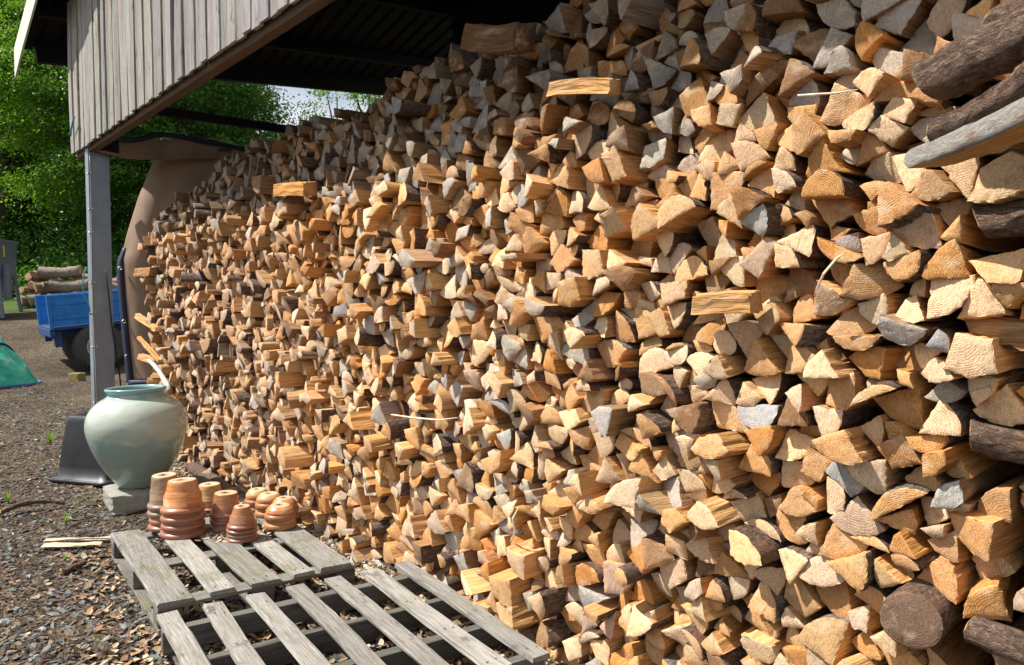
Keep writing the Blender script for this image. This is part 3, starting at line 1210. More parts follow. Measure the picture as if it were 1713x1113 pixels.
SHW = {'wedge': 'wedge-shaped', 'blunt wedge': 'blunt-wedge', 'squared': 'squared', 'half-round': 'half-round', 'slab': 'slab-like', 'round': 'small round', 'sliver': 'thin'}
SV = []
SQ_ = []
ST_ = []
SMQ = []
SMT = []
SSQ = []
SST = []
SG = []
SC1 = []
SC2 = []
sn = 0
solos = []
LOGM = [M_END, M_SPLIT, M_BARK]
nlog = 0
for d in placed:
    solo = d['solo']
    x, z = d['c']
    lr = np.random.default_rng(int(abs(x) * 7919 + z * 104729) % (2 ** 31))
    tn = pick_tone(x, z, lr)
    if d['kind'] == 'cross':
        rad = d['r']
        k_ = 16
        P = np.array([(rad * math.cos(a), rad * math.sin(a) * lr.uniform(.92, 1.05)) for a in np.linspace(0, 2 * math.pi, k_, endpoint=False)])
        P = P * (1 + 0.10 * np.sin(2 * np.linspace(0, 2 * math.pi, k_, endpoint=False) + lr.uniform(0, 6)))[:, None]
        cut = lr.random() < 0.45
        cbark = np.ones(k_, bool)
        if cut:
            th0 = lr.uniform(0, 6.28)
            dirv = np.array([math.cos(th0), math.sin(th0)])
            pr_ = P @ dirv
            P = P - np.outer(np.maximum(pr_ - rad * 0.35, 0), dirv)
            cbark = pr_ < rad * 0.35
        d['cut'] = cut
        V, Q, T, mi, sm, G = body(P, (0, 0), cbark, d['len'], lr, nsec=16, oblq=lr.normal(0, .25, 2), rough=0.0018 if cut else 0.0036, bend=0.014, taper=lr.normal(0, .12), goff=lr.uniform(-5, 5, 3) * [0, 0, 1])
        # turn the log to lie along x
        M = Matrix.Translation((d['x'], FY + rad * 0.6 + lr.uniform(-.05, 0.0), d['z'])) @ Matrix.Rotation(R(-90) + lr.normal(0, .06), 4, 'Z') @ Matrix.Rotation(lr.normal(0, .02), 4, 'X')
        V = xf(V, M)
        tn = 'brown'
        d['tone'] = tn
    else:
        step = 0.011 if solo else 0.017
        dd = math.hypot(x, FY)
        if not solo and dd > 4.5:
            step = 0.022
        P, fl = rough_outline(d['P'], d['F'], lr, step, 0.0012)
        for _ in range(int(lr.integers(0, 4))):
            q_ = int(lr.integers(len(P)))
            P[q_] += (P.mean(0) - P[q_]) * lr.uniform(-0.05, 0.10)
        if d.get('special'):
            P, fl = d['P'], d['F']
            tn = 'brown'
        c = P.mean(0)
        P = c + (P - c) * 1.055
        prot = lr.normal(0, 0.023) + (vnoise(np.array(x * 1.7), np.array(z * 1.9), 4) - .5) * 0.10
        if lr.random() < 0.14:
            prot -= lr.uniform(0.03, 0.10)
        if lr.random() < 0.08:
            prot += lr.uniform(0.03, 0.07)
        prot += max(0, z - 2.1) * 0.35
        if d.get('special'):
            prot = -0.07
        yaw = lr.normal(0, 0.085)
        if lr.random() < 0.1:
            yaw += lr.normal(0, 0.16)
        pitch = lr.normal(0, 0.035)
        goff = lr.uniform(-4, 4, 3) * [0, 0, 1]
        V, Q, T, mi, sm, G = body(P, d['pith'], fl, lr.uniform(0.36, 0.44), lr, nsec=4 if solo else 2, yaw=yaw, pitch=pitch,
                                  oblq=(lr.normal(0, 0.19), lr.normal(0, 0.17)), rough=0.0022, taper=lr.normal(-0.02, 0.05), bend=0.004,
                                  lod=1 if solo else 0, backcap=solo, goff=goff)
        V = V + np.array([d['ox'], FY + prot, d['oz']])
        d['tone'] = tn
    e, s_ = TONES[tn]
    e = np.array(e) * lr.uniform(0.8, 1.2) * (1 + lr.normal(0, 0.018, 3)) * np.array([1 + (hu := lr.normal(0, .05)), 1, 1 - hu * 1.5])
    s_ = np.array(s_) * lr.uniform(0.75, 1.3) * (1 + lr.normal(0, 0.018, 3))
    if d.get('special'):
        e = np.array([0.2, 0.125, 0.085])
    if lr.random() < 0.15 and tn in ('grey', 'brown'):
        s_ = e * np.array([1, .95, .9])
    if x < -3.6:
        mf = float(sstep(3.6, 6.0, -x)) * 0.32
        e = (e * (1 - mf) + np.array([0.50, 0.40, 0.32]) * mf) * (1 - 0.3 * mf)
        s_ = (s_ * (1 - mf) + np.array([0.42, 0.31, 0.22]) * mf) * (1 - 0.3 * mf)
    if z > 2.05 and x < -1.5:  # weathered top rows, darkened further to put the shade there into the colour
        weather_shade = 0.62 if z > 2.15 else 0.8
        e, s_ = e * weather_shade, s_ * weather_shade * 0.9
    rbark = lr.random() < (0.65 if d['kind'] == 'cross' else 0.35)
    if d['kind'] == 'cross':
        e, s_ = np.array([.5, .32, .17]) * lr.uniform(.6, 1.1), np.array([.52, .31, .14]) * lr.uniform(.6, 1.1)
    if solo:
        cen = np.array([x, FY, z - 0.0])
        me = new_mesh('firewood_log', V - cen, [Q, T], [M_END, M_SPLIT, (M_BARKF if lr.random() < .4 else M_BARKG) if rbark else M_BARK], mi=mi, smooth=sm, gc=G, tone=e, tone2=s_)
        o = link('firewood_log', me, loc=cen)
        d['obj'] = o
        d['barked'] = bool(d['kind'] == 'cross' or (d['kind'] != 'cross' and fl.any()))
        solos.append(d)
    else:
        nq = len(Q)
        SV.append(V)
        SQ_.append(Q + sn)
        ST_.append(T + sn)
        SMQ.append(mi[:nq] + (0 if not rbark else 0))
        SMT.append(mi[nq:])
        SSQ.append(sm[:nq])
        SST.append(sm[nq:])
        SG.append(G)
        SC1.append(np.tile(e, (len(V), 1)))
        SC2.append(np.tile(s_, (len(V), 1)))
        sn += len(V)
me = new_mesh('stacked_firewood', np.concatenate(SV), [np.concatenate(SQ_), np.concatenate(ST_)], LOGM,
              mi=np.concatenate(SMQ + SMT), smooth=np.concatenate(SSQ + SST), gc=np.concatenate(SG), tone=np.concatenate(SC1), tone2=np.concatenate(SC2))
tag(link('stacked_firewood', me), 'rest of the long wall of split firewood, its many smaller log ends', 'firewood', kind='stuff')
# a second row of logs behind the first, seen only through the gaps
bv = []
bq = []
bt = []
bn = 0
bg_ = []
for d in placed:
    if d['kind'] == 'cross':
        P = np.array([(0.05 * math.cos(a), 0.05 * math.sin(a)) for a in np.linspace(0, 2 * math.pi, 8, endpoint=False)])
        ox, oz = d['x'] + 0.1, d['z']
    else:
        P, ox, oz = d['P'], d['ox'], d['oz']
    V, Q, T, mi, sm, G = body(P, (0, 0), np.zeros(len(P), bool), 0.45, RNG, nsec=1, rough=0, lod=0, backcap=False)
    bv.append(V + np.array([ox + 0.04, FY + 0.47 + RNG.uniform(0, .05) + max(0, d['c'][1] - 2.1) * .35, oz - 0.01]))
    bq.append(Q + bn)
    bt.append(T + bn)
    bg_.append(G)
    bn += len(V)
bv = np.concatenate(bv)
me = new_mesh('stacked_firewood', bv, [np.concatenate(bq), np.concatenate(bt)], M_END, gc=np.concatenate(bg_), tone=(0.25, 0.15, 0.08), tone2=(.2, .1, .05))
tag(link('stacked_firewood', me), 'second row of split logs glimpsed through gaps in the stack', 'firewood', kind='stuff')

# labels for single logs: shape, colour, bark, and where it lies among things one can find
TNW = {'pale': 'pale cream', 'tan': 'tan', 'orange': 'orange', 'grey': 'weathered grey', 'brown': 'dark brown', 'pinkish': 'pinkish beige'}


def zone(x, z):
    if x > -0.75:
        a = 'among the cross-laid logs'
    elif x > -1.05:
        a = 'beside the cross-laid logs'
    elif x > -1.45:
        a = 'near the cross-laid logs'
    elif x > -1.9:
        a = 'in mid-stack'
    elif x > -2.6:
        a = 'beyond mid-stack'
    else:
        a = 'over the front pallet'
    if z > 2.08:
        b = 'in the shaded top'
    elif z > 1.8:
        b = 'just under the shade'
    elif z > 1.5:
        b = 'above eye level'
    elif z > 1.2:
        b = 'chest-high'
    elif z > 0.9:
        b = 'waist-high'
    elif z > 0.6:
        b = 'knee-high'
    else:
        b = 'ankle-high'
    return a, b


def size_word(d):
    a = poly_area(d['P'])
    return 'big ' if a > 0.0095 else ('small ' if a < 0.0048 else '')


bylab = {}
for d in solos:
    if d['kind'] == 'cross':
        lab = None
    elif d.get('special'):
        lab = 'round bark-covered log with dark cracked end, low beside the cross-laid logs'
    else:
        a, b = zone(*d['c'])
        lab = f"{size_word(d)}{TNW[d['tone']]} {SHW[d['kind']]} log end{' with bark' if d['barked'] else ''}, {b} {a}"
    d['lab'] = lab
    if lab:
        bylab.setdefault(lab, []).append(d)
ORD = ['first', 'second', 'third', 'fourth', 'fifth', 'sixth', 'seventh', 'eighth']
for lab, ds in bylab.items():
    if len(ds) == 2:
        ds.sort(key=lambda q: -q['c'][1])
        if abs(ds[0]['c'][1] - ds[1]['c'][1]) > 0.04:
            ds[0]['lab'] = 'upper ' + lab
            ds[1]['lab'] = 'lower ' + lab
        else:
            ds.sort(key=lambda q: q['c'][0])
            ds[0]['lab'] = 'farther ' + lab
            ds[1]['lab'] = 'nearer ' + lab
    elif len(ds) > 2:
        ds.sort(key=lambda q: -q['c'][1])
        for k_, q in enumerate(ds):
            q['lab'] = (ORD[k_] + '-highest ' if k_ else 'highest ') + lab
cr_ = sorted([d for d in solos if d['kind'] == 'cross'], key=lambda q: q['c'][1])
CW = ['lowest', 'second lowest', 'third lowest', 'fourth lowest', 'fifth lowest', 'sixth lowest', 'seventh lowest', 'eighth lowest', 'ninth lowest', 'tenth lowest', 'eleventh lowest']
for k_, d in enumerate(cr_):
    w_ = 'topmost' if k_ == len(cr_) - 1 else CW[k_]
    d['lab'] = f'{w_} of the bark-covered logs laid crosswise at the near end of the stack'
for d in solos:
    if d['lab'] and len(d['lab'].replace('-', ' ').split()) > 15:
        d['lab'] = d['lab'].replace('weathered grey', 'grey').replace('pinkish beige', 'pinkish').replace('just under the shade', 'under the shade').replace(' log end', ' log')
    d['obj'].name = 'cross_laid_log' if d['kind'] == 'cross' else 'firewood_log'
    tag(d['obj'], d['lab'], 'log', 'cross-laid logs at the end of the stack' if d['kind'] == 'cross' else 'split logs in the firewood stack')


def free_log(p0, p1, r0, r1, label, bark=M_BARK, flat=False, tone=(0.45, 0.28, 0.12), seed=3, name='firewood_log', group='loose logs on the firewood stack', knob=0.0025, bend=0.01, ns=12, cat='log', n=18, tone2=None):
    lr = np.random.default_rng(seed)
    a = np.linspace(0, 2 * math.pi, n, endpoint=False)
    P = np.stack([r0 * np.cos(a), r0 * np.sin(a)], -1)
    fl = np.ones(n, bool)
    if flat:
        P[:, 1] = np.maximum(P[:, 1], -r0 * 0.35)
        fl = np.sin(a + math.pi / n) > -0.35
    ln = (Vector(p1) - Vector(p0)).length
    V, Q, T, mi, sm, G = body(P, (0, 0), fl, ln, lr, nsec=ns, oblq=lr.normal(0, .2, 2), rough=knob, bend=bend, taper=(r1 / r0 - 1))
    me = new_mesh(name, V, [Q, T], [M_END, M_SPLIT, bark], mi=mi, smooth=sm, gc=G, tone=tone, tone2=tone2 if tone2 is not None else tone)
    o = link(name, me, mat4=frame_m(p0, Vector(p1) - Vector(p0)))
    return tag(o, label, cat, group)


# loose limbs lying over the near end
free_log(on_y(1560, 135, 1.98), on_y(1800, 20, 1.90), 0.058, 0.056, 'thick dark barked limb resting on the stack above the grey half log', seed=5, knob=0.004)
free_log(on_y(1562, 222, 1.92), on_y(1780, 60, 1.80), 0.026, 0.030, 'thin crooked dark branch slanting across the thick dark limb', seed=6, knob=0.003, bend=0.02)
M_GREYWOOD = make_bark('barkless_grey_wood', 0.0, (0.2, 0.17, 0.145), (0.38, 0.35, 0.31), (0.48, 0.46, 0.43))
free_log(on_y(1545, 272, 1.94), on_y(1800, 165, 1.80), 0.042, 0.056, 'smooth silver-grey barkless half log slanting out over the cross-laid logs', bark=M_GREYWOOD, flat=True, seed=8, knob=0.0015)

# long pieces laid across the face of the stack
LONG = [((925, 150), (1030, 145), 0.03, 'tan', 'long orange split lying crosswise near the top of the stack'),
        ((1165, 510), (1265, 505), 0.035, 'tan', 'long tan split lying crosswise in the middle of the stack'),
        ((468, 318), (520, 316), 0.045, 'orange', 'bright orange split lying crosswise high in the far part of the stack'),
        ((790, 62), (880, 62), 0.06, 'brown', 'wide brown half log lying crosswise on top of the stack')]
for k_, (a, b, r_, tn, lab) in enumerate(LONG):
    p0 = on_y(a[0], a[1], 2.02)
    p1 = on_y(b[0], b[1], 2.02)
    e, s_ = [np.array(q) * (0.45 if tn == 'brown' else 1) for q in TONES[tn]]
    lr = np.random.default_rng(40 + k_)
    P0 = np.array([(-r_, -r_ * .8), (r_, -r_), (r_ * 1.1, r_ * .7), (-r_ * .7, r_)])
    P, fl = rough_outline(P0, np.array([False] * 4), lr, 0.014, 0.002)
    V, Q, T, mi, sm, G = body(P, (-.05, 0), fl, (p1 - p0).length, lr, nsec=5, oblq=(.3, .2), rough=0.0012, bend=0.006)
    me = new_mesh('firewood_log', V, [Q, T], LOGM, mi=mi, smooth=sm, gc=G, tone=e, tone2=s_)
    o = link('firewood_log', me, mat4=frame_m(p0, p1 - p0))
    tag(o, lab, 'log', 'splits laid crosswise in the stack')

# far end of the stack: splits laid crosswise sticking out towards the tarpaulin
FAR = [(1.30, -8.2, -7.65, 0.022, 'pale', .12), (1.08, -8.17, -7.6, 0.018, 'tan', .2), (1.72, -8.12, -7.7, 0.042, 'brown', .0), (0.90, -8.12, -7.7, 0.025, 'pinkish', .03)]
FL = ['second highest', 'second lowest', 'highest', 'lowest']
for k_, (z, xa, xb, r_, tn, dz_) in enumerate(FAR):
    e, s_ = TONES[tn]
    lr = np.random.default_rng(60 + k_)
    P0 = np.array([(-r_ * 1.5, -r_), (r_ * 1.5, -r_), (r_ * 1.1, r_), (-r_ * .7, r_)])
    P, fl = rough_outline(P0, np.array([False] * 4), lr, 0.016, 0.002)
    p0 = Vector((xa, 2.02, z))
    p1 = Vector((xb, 2.06, z - dz_))
    V, Q, T, mi, sm, G = body(P, (-.05, 0), fl, (p1 - p0).length, lr, nsec=5, oblq=(.3, .2), rough=0.002)
    me = new_mesh('firewood_log', V, [Q, T], LOGM, mi=mi, smooth=sm, gc=G, tone=e, tone2=s_)
    o = link('firewood_log', me, mat4=frame_m(p0, p1 - p0))
    tag(o, f'{FL[k_]} of the splits poking out of the far end by the tarpaulin', 'log', 'splits poking out of the far end of the stack')
# loose splinters and twigs caught on the face of the stack
for k_, (pp, r_, mt_, lab) in enumerate((
        (((1366, 484, 2.0), (1378, 458, 1.98), (1400, 432, 1.99), (1412, 424, 2.0)), 0.0035, 'pale', 'pale curved splinter hanging across a log end high in mid-stack'),
        (((655, 694, 2.0), (690, 699, 1.99), (735, 703, 1.99), (765, 699, 2.0)), 0.0045, 'pale', 'long thin pale splinter lying across the stack beyond the pallets'),
        (((1335, 160, 2.0), (1365, 158, 1.98), (1400, 156, 1.98), (1435, 150, 2.0)), 0.003, 'pale', 'fine pale splinter sticking out near the thick dark limb'),
        (((855, 905, 2.02), (862, 890, 1.99), (858, 868, 1.98), (868, 848, 2.0)), 0.005, 'pale', 'upright white splinter stuck low in the stack over the front pallet'))):
    mb_ = MB().tube([on_y(*q) for q in pp], [r_, r_ * 1.1, r_, r_ * .4], 6)
    o = mb_.obj('wood_splinter', simple('splinter_' + mt_ + str(k_), (0.66, 0.55, 0.4) if mt_ == 'pale' else (0.05, 0.035, 0.028), 0.8), smooth=None)
    tag(o, lab, 'splinter', 'splinters caught on the stack')
# white peeled split leaning just above the jar
p0, p1 = on_y(249, 603, 1.93), on_y(284, 655, 1.97)
free_log(p0, p1, 0.017, 0.024, 'white peeled split slanting down behind the rim of the green jar', bark=simple('peeled_white', (0.62, 0.57, 0.5), 0.8), seed=9, ns=5, n=10)
# barked log lying at the foot of the stack behind the pots
free_log(on_z(322, 782, 0.05), on_z(388, 826, 0.05), 0.048, 0.05, 'brown barked log lying at the foot of the stack behind the pots', seed=12, group='loose logs on the ground')

# ------------------------------------------------------------------ PALLETS
def pal_tone(v=1.0):
    return np.array([0.25, 0.24, 0.22]) * RNG.uniform(0.75, 1.2) * v


m_nail = simple('rusty_nail', (0.12, 0.06, 0.035), 0.7, 0.3, 30, 0.7, 1.3, 0)


def pallet(pmat, name, label, origin, ux, uy, wid, length, slats, rails, rail_w, th=0.02, h=0.14, blocks=False):
    """origin: far left corner on the ground; ux across the slats, uy along them towards the viewer"""
    ux = Vector(ux).normalized()
    uy = Vector(uy).normalized()
    M0 = Matrix(((ux.x, uy.x, 0, origin[0]), (ux.y, uy.y, 0, origin[1]), (0, 0, 1, 0.0), (0, 0, 0, 1)))
    r = thing(name, label, 'pallet', group='weathered pallets beside the stack')
    r.matrix_world = M0
    for (a, wd, dl) in slats:
        me = board_mesh('slat', wd, th, length - dl, pal_tone(1.15), pmat, nsec=9, rough=0.0014, warp=0.004)
        link('slat', me, r, mat4=Matrix.Translation((a + wd / 2, dl * .5, h - th / 2)) @ Matrix.Rotation(RNG.normal(0, 0.006), 4, 'Z') @ Matrix.Rotation(RNG.normal(0, 0.012), 4, 'Y'))
        for ry in rails:
            for s in (-0.22, 0.22):
                MB().lathe([(0, 0.0015), (0.004, 0.001), (0.005, 0)], 6).obj('nail', m_nail, r, loc=(a + wd / 2 + s * wd + RNG.uniform(-.006, .006), ry + RNG.uniform(-.01, .01), h + 0.002))
    rot = Matrix.Rotation(R(-90), 4, 'Z')
    for ry in rails:
        if blocks:
            me = board_mesh('cross_board', rail_w, 0.02, wid, pal_tone(0.8), pmat, nsec=6)
            link('cross_board', me, r, mat4=Matrix.Translation((0, ry, h - th - 0.011)) @ rot)
            for bx_ in (0.05, wid / 2, wid - 0.05):
                me = board_mesh('block', rail_w * .95, 0.07, 0.1, pal_tone(0.7), pmat, nsec=2)
                link('block', me, r, mat4=Matrix.Translation((bx_ - .05, ry, h - th - 0.022 - 0.036)) @ rot)
        else:
            me = board_mesh('stringer', rail_w, h - th - 0.022, wid, pal_tone(0.62), pmat, nsec=8)
            link('stringer', me, r, mat4=Matrix.Translation((0, ry, (h - th + 0.02) / 2)) @ rot)
    if blocks:
        for bx_ in (0.05, wid / 2, wid - 0.05):
            me = board_mesh('bottom_board', 0.1, 0.018, length, pal_tone(0.7), pmat, nsec=6)
            link('bottom_board', me, r, mat4=Matrix.Translation((bx_, 0, 0.016)))
    else:
        for by_ in (0.03, wid / 2, wid - 0.13):
            me = board_mesh('bottom_board', 0.1, 0.016, length, pal_tone(0.6), pmat, nsec=6)
            link('bottom_board', me, r, mat4=Matrix.Translation((by_ + .05, 0, 0.010)))
    return r


HP = 0.14
a0 = on_z(185, 893, HP)
a1 = on_z(265, 1012, HP)
a2 = on_z(597, 940, HP)
uy = (a1 - a0)
PLEN = uy.length
ux = Vector((-uy.y, uy.x, 0)).normalized()
if ux.dot(a2 - a1) < 0:
    ux = -ux
PW = (a2 - a1).dot(ux)
print('back pallet', PLEN, PW)
sw = [0.155, 0.115, 0.145, 0.105, 0.16]
gap = (PW - sum(sw)) / 4
xs = 0
sl_ = []
for q in sw:
    sl_.append((xs, q, 0.0 if len(sl_) != 1 else 0.02))
    xs += q + gap
pal_back = pallet(M_MOSSY, 'wooden_pallet', 'mossy old pallet carrying the stacks of terracotta pots', (a0.x, a0.y), ux, uy, PW, PLEN, sl_, [0.06, PLEN / 2, PLEN - 0.06], 0.1, blocks=True)
PBU, PBV, PBO = ux.copy(), uy.normalized(), a0.copy()

c0 = on_z(262, 1028, HP)
c1 = on_z(668, 950, HP)
away = cf(-0.556, 0.83)
uy2 = -away
ux2 = Vector((-uy2.y, uy2.x, 0)).normalized()
if ux2.dot(c1 - c0) < 0:
    ux2 = -ux2
PW2 = (c1 - c0).dot(ux2) + 0.09
nsl = 7
pit = (PW2 - 0.088) / (nsl - 1)
sl_ = [(k_ * pit, 0.088 + RNG.uniform(-.004, .004), RNG.uniform(0, 0.02)) for k_ in range(nsl)]
print('front pallet', PW2)
c0b = c0 - ux2 * 0.0
pal_front = pallet(M_PALLET, 'wooden_pallet', 'empty grey slatted pallet in front, lying against the foot of the stack', (c0b.x, c0b.y), ux2, uy2, PW2, 1.22, sl_, [0.13, 0.48, 0.82, 1.15], 0.045, blocks=False)
# lift slat ends slightly: first pallet rests level on the ground

# ------------------------------------------------------------------ JAR, BLOCKS, TUB
def glaze():
    m, t, b = mat('celadon_glaze', 0.2)
    tcn = N(t, 'ShaderNodeTexCoord')
    v = tcn.outputs['Object']
    sx = N(t, 'ShaderNodeSeparateXYZ')
    L(t, v, sx.inputs[0])
    n1 = noise(t, v, 5.5, 5, 0.6)
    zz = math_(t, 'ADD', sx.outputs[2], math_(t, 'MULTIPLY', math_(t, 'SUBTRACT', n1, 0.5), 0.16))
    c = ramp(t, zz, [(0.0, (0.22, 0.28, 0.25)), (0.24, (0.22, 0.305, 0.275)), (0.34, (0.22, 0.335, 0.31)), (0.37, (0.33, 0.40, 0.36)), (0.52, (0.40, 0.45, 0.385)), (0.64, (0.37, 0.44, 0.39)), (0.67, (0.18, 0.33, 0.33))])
    lay = noise(t, scale_vec(t, v, (1, 1, 9)), 4, 4)
    c = tone_mix(t, c, lay, 0.9, 1.1)
    sp = N(t, 'ShaderNodeTexVoronoi', Scale=16.0)
    L(t, v, sp.inputs['Vector'])
    pit = ramp(t, sp.outputs['Distance'], [(0.05, 1.0), (0.085, 0.0)])
    pm = math_(t, 'MULTIPLY', pit, ramp(t, noise(t, v, 2.5, 2), [(0.56, 0.0), (0.6, 1.0)]))
    c = mixc(t, pm, c, (0.09, 0.04, 0.025))
    L(t, c, b.inputs['Base Color'])
    b.inputs['Coat Weight'].default_value = 0.45
    b.inputs['Coat Roughness'].default_value = 0.08
    bump(t, b, math_(t, 'ADD', noise(t, v, 9, 4), math_(t, 'MULTIPLY', pm, -1.0)), 0.12, 0.02)
    return m


BH = 0.13
jp = on_z(234, 812, BH)
jar = thing('glazed_jar', 'large pale green glazed jar with broad shoulders standing on the concrete block', 'jar', loc=(jp.x, jp.y, BH), rot=(R(0.6), R(-1.2), 0))
dj = project(jp)[2]
U = dj / FPX * 0.965          # metres per pixel at the jar
HJ = 168 * U
prof = [(0.0, 0.012), (30, 0.0), (32, 1), (35, 5), (42, 14), (53, 30), (63, 48), (71, 66), (77, 84), (80.5, 99), (81, 110), (79, 122), (74, 133), (66, 143), (57, 150), (50, 154), (45.5, 157), (44.5, 160), (45.5, 163), (48, 165), (49, 168), (48, 170.5), (45, 171), (42, 168), (41, 162), (46, 154), (66, 140), (74, 125), (75, 108), (60, 50), (30, 15), (0.0, 12)]
P = np.array(prof, dtype=float)
P[1:, :] *= U
P[0] = (0, 0)
# smooth profile
from_ = np.arange(len(P))
ss = np.linspace(0, len(P) - 1, len(P) * 3 - 2)
PP = np.stack([np.interp(ss, from_, P[:, 0]), np.interp(ss, from_, P[:, 1])], -1)
for _ in range(2):
    PP[1:-1] = PP[1:-1] * 0.5 + (PP[:-2] + PP[2:]) * 0.25
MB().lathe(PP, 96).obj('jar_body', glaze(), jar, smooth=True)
print('jar', dj, HJ)

m_conc = simple('mossy_concrete', (0.26, 0.26, 0.225), 0.9, 0, 12, 0.72, 1.2, 0.5, 0.006, stain=(0.1, 0.12, 0.05), sscale=5, spos=(0.5, 0.66, 0.6))
m_conc2 = simple('dark_concrete', (0.12, 0.12, 0.105), 0.9, 0, 12, 0.7, 1.25, 0.5, 0.006, stain=(0.06, 0.075, 0.03), sscale=5)


def rough_box(name, sx, sy, sz, mt, loc, rz, seed=1, sub=6, amp=0.004, ch=0.008):
    lr = np.random.default_rng(seed)
    V = []
    F = []
    # subdivided cube via lat grid per face, merged by rounding
    idx = {}

    def vid(p):
        k_ = tuple(np.round(p, 5))
        if k_ not in idx:
            idx[k_] = len(V)
            V.append(p)
        return idx[k_]
    g = np.linspace(-1, 1, sub + 1)
    for ax in range(3):
        for s in (-1, 1):
            for a in range(sub):
                for b_ in range(sub):
                    q = []
                    for (u_, v_) in ((g[a], g[b_]), (g[a + 1], g[b_]), (g[a + 1], g[b_ + 1]), (g[a], g[b_ + 1])):
                        p = [0, 0, 0]
                        p[ax] = s
                        p[(ax + 1) % 3] = u_
                        p[(ax + 2) % 3] = v_
                        q.append(vid(np.array(p, float)))
                    F.append(q if s > 0 else q[::-1])
    A = np.array(V)
    hs = np.array([sx, sy, sz]) / 2
    B = A * hs
    cnt = (np.abs(A) > 0.999).sum(1)
    B = B - np.sign(A) * (np.abs(A) > 0.999) * ((cnt >= 2)[:, None]) * ch * 0.6
    B += lr.normal(0, amp * .4, B.shape) * (1 + (cnt >= 2)[:, None])
    B[:, 2] += sz / 2
    return link(name, new_mesh(name, B, [F], mt), loc=loc, rot=(0, 0, rz))


bf = on_z(212, 858, 0)
bdir = math.atan2(PBU.y, PBU.x)
b1 = rough_box('concrete_block', 0.34, 0.42, BH, m_conc, (jp.x + 0.0, jp.y - 0.0, 0), bdir, 3)
pcen = on_z(213, 831, BH)      # front edge
b1.location = (jp.x - PBU.x * 0.05 + PBV.x * 0.04, jp.y - PBU.y * 0.05 + PBV.y * 0.04, 0)
tag(b1, 'pale mossy concrete block under the green jar', 'concrete block', 'concrete blocks by the jar')
b2 = rough_box('concrete_block', 0.34, 0.34, BH * 0.93, m_conc2, (jp.x + PBU.x * 0.30, jp.y + PBU.y * 0.30, 0), bdir + 0.03, 5)
tag(b2, 'darker concrete block butted against the first, behind the pots', 'concrete block', 'concrete blocks by the jar')

# upturned black tub
m_tub = simple('black_plastic', (0.012, 0.0135, 0.018), 0.36, 0, 5, 0.8, 1.25, 0.08, 0.004, stain=(0.03, 0.028, 0.025), sscale=4)
tp = on_z(172, 800, 0)
HT = 0.52


def rrect(hx, hy, r, n=6):
    P = []
    for (sx, sy, a0_) in ((1, 1, 0), (-1, 1, 90), (-1, -1, 180), (1, -1, 270)):
        for a in np.linspace(0, 90, n):
            P.append((sx * (hx - r) + r * math.cos(R(a0_ + a)), sy * (hy - r) + r * math.sin(R(a0_ + a))))
    return np.array(P)


tub = thing('plastic_tub', 'upturned black plastic tub on the ground between the post and the jar', 'tub', loc=(tp.x, tp.y, 0.012), rot=(0, R(-1.5), R(50.1 - 22)))
LV = [(0.0, 0.325, 0.245, 0.07), (0.012, 0.33, 0.25, 0.07), (0.028, 0.325, 0.245, 0.07), (0.034, 0.285, 0.215, 0.07), (0.12, 0.277, 0.208, 0.07), (HT - 0.05, 0.222, 0.168, 0.065), (HT - 0.015, 0.213, 0.16, 0.06), (HT, 0.195, 0.142, 0.05), (HT, 0.12, 0.09, 0.04), (HT - .001, 0.01, 0.01, 0.005)]
V = []
for (z, hx, hy, r_) in LV:
    for p in rrect(hx, hy, r_):
        V.append((p[0], p[1], z))
n_ = len(rrect(1, 1, .1))
F = []
for a in range(len(LV) - 1):
    for b_ in range(n_):
        F.append((a * n_ + b_, a * n_ + (b_ + 1) % n_, (a + 1) * n_ + (b_ + 1) % n_, (a + 1) * n_ + b_))
link('tub_body', new_mesh('tub_body', V, [F], m_tub, smooth=True), tub)
rim = [(p[0], p[1], 0.014) for p in rrect(0.335, 0.255, 0.075, 8)]
MB().tube(rim, 0.016, 8, closed=True).obj('rim', m_tub, tub, smooth=True)

# ------------------------------------------------------------------ TERRACOTTA POTS
def terracotta(name, c, rim, gloss=0.35, pale=(0.55, 0.38, 0.22), zr=0.05):
    m, t, b = mat(name, gloss)
    tcn = N(t, 'ShaderNodeTexCoord')
    v = tcn.outputs['Object']
    sx = N(t, 'ShaderNodeSeparateXYZ')
    L(t, v, sx.inputs[0])
    n1 = noise(t, scale_vec(t, v, (1, 1, 5)), 14, 5, 0.65)
    n2 = noise(t, v, 9, 4, 0.6)
    base = N(t, 'ShaderNodeRGB')
    base.outputs[0].default_value = (*c, 1)
    col = tone_mix(t, base.outputs[0], n1, 0.6, 1.35)
    col = mixc(t, ramp(t, n2, [(0.48, 0.0), (0.66, 0.75)]), col, pale)
    zz = math_(t, 'ADD', sx.outputs[2], math_(t, 'MULTIPLY', math_(t, 'SUBTRACT', n2, 0.5), 0.05))
    col = mixc(t, ramp(t, zz, [(zr * 0.6, 1.0), (zr * 1.2, 0.0)]), col, rim)
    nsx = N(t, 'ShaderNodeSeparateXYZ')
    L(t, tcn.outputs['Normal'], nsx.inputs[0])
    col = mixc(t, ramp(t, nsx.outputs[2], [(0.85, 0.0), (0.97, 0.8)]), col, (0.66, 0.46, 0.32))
    L(t, col, b.inputs['Base Color'])
    b.inputs['Coat Weight'].default_value = 0.06
    b.inputs['Coat Roughness'].default_value = 0.25
    rings = N(t, 'ShaderNodeTexWave', Scale=28.0, Distortion=0.6)
    rings.bands_direction = 'Z'
    L(t, v, rings.inputs['Vector'])
    bump(t, b, math_(t, 'ADD', math_(t, 'MULTIPLY', rings.outputs['Fac'], 0.5), n1), 0.25, 0.003)
    return m


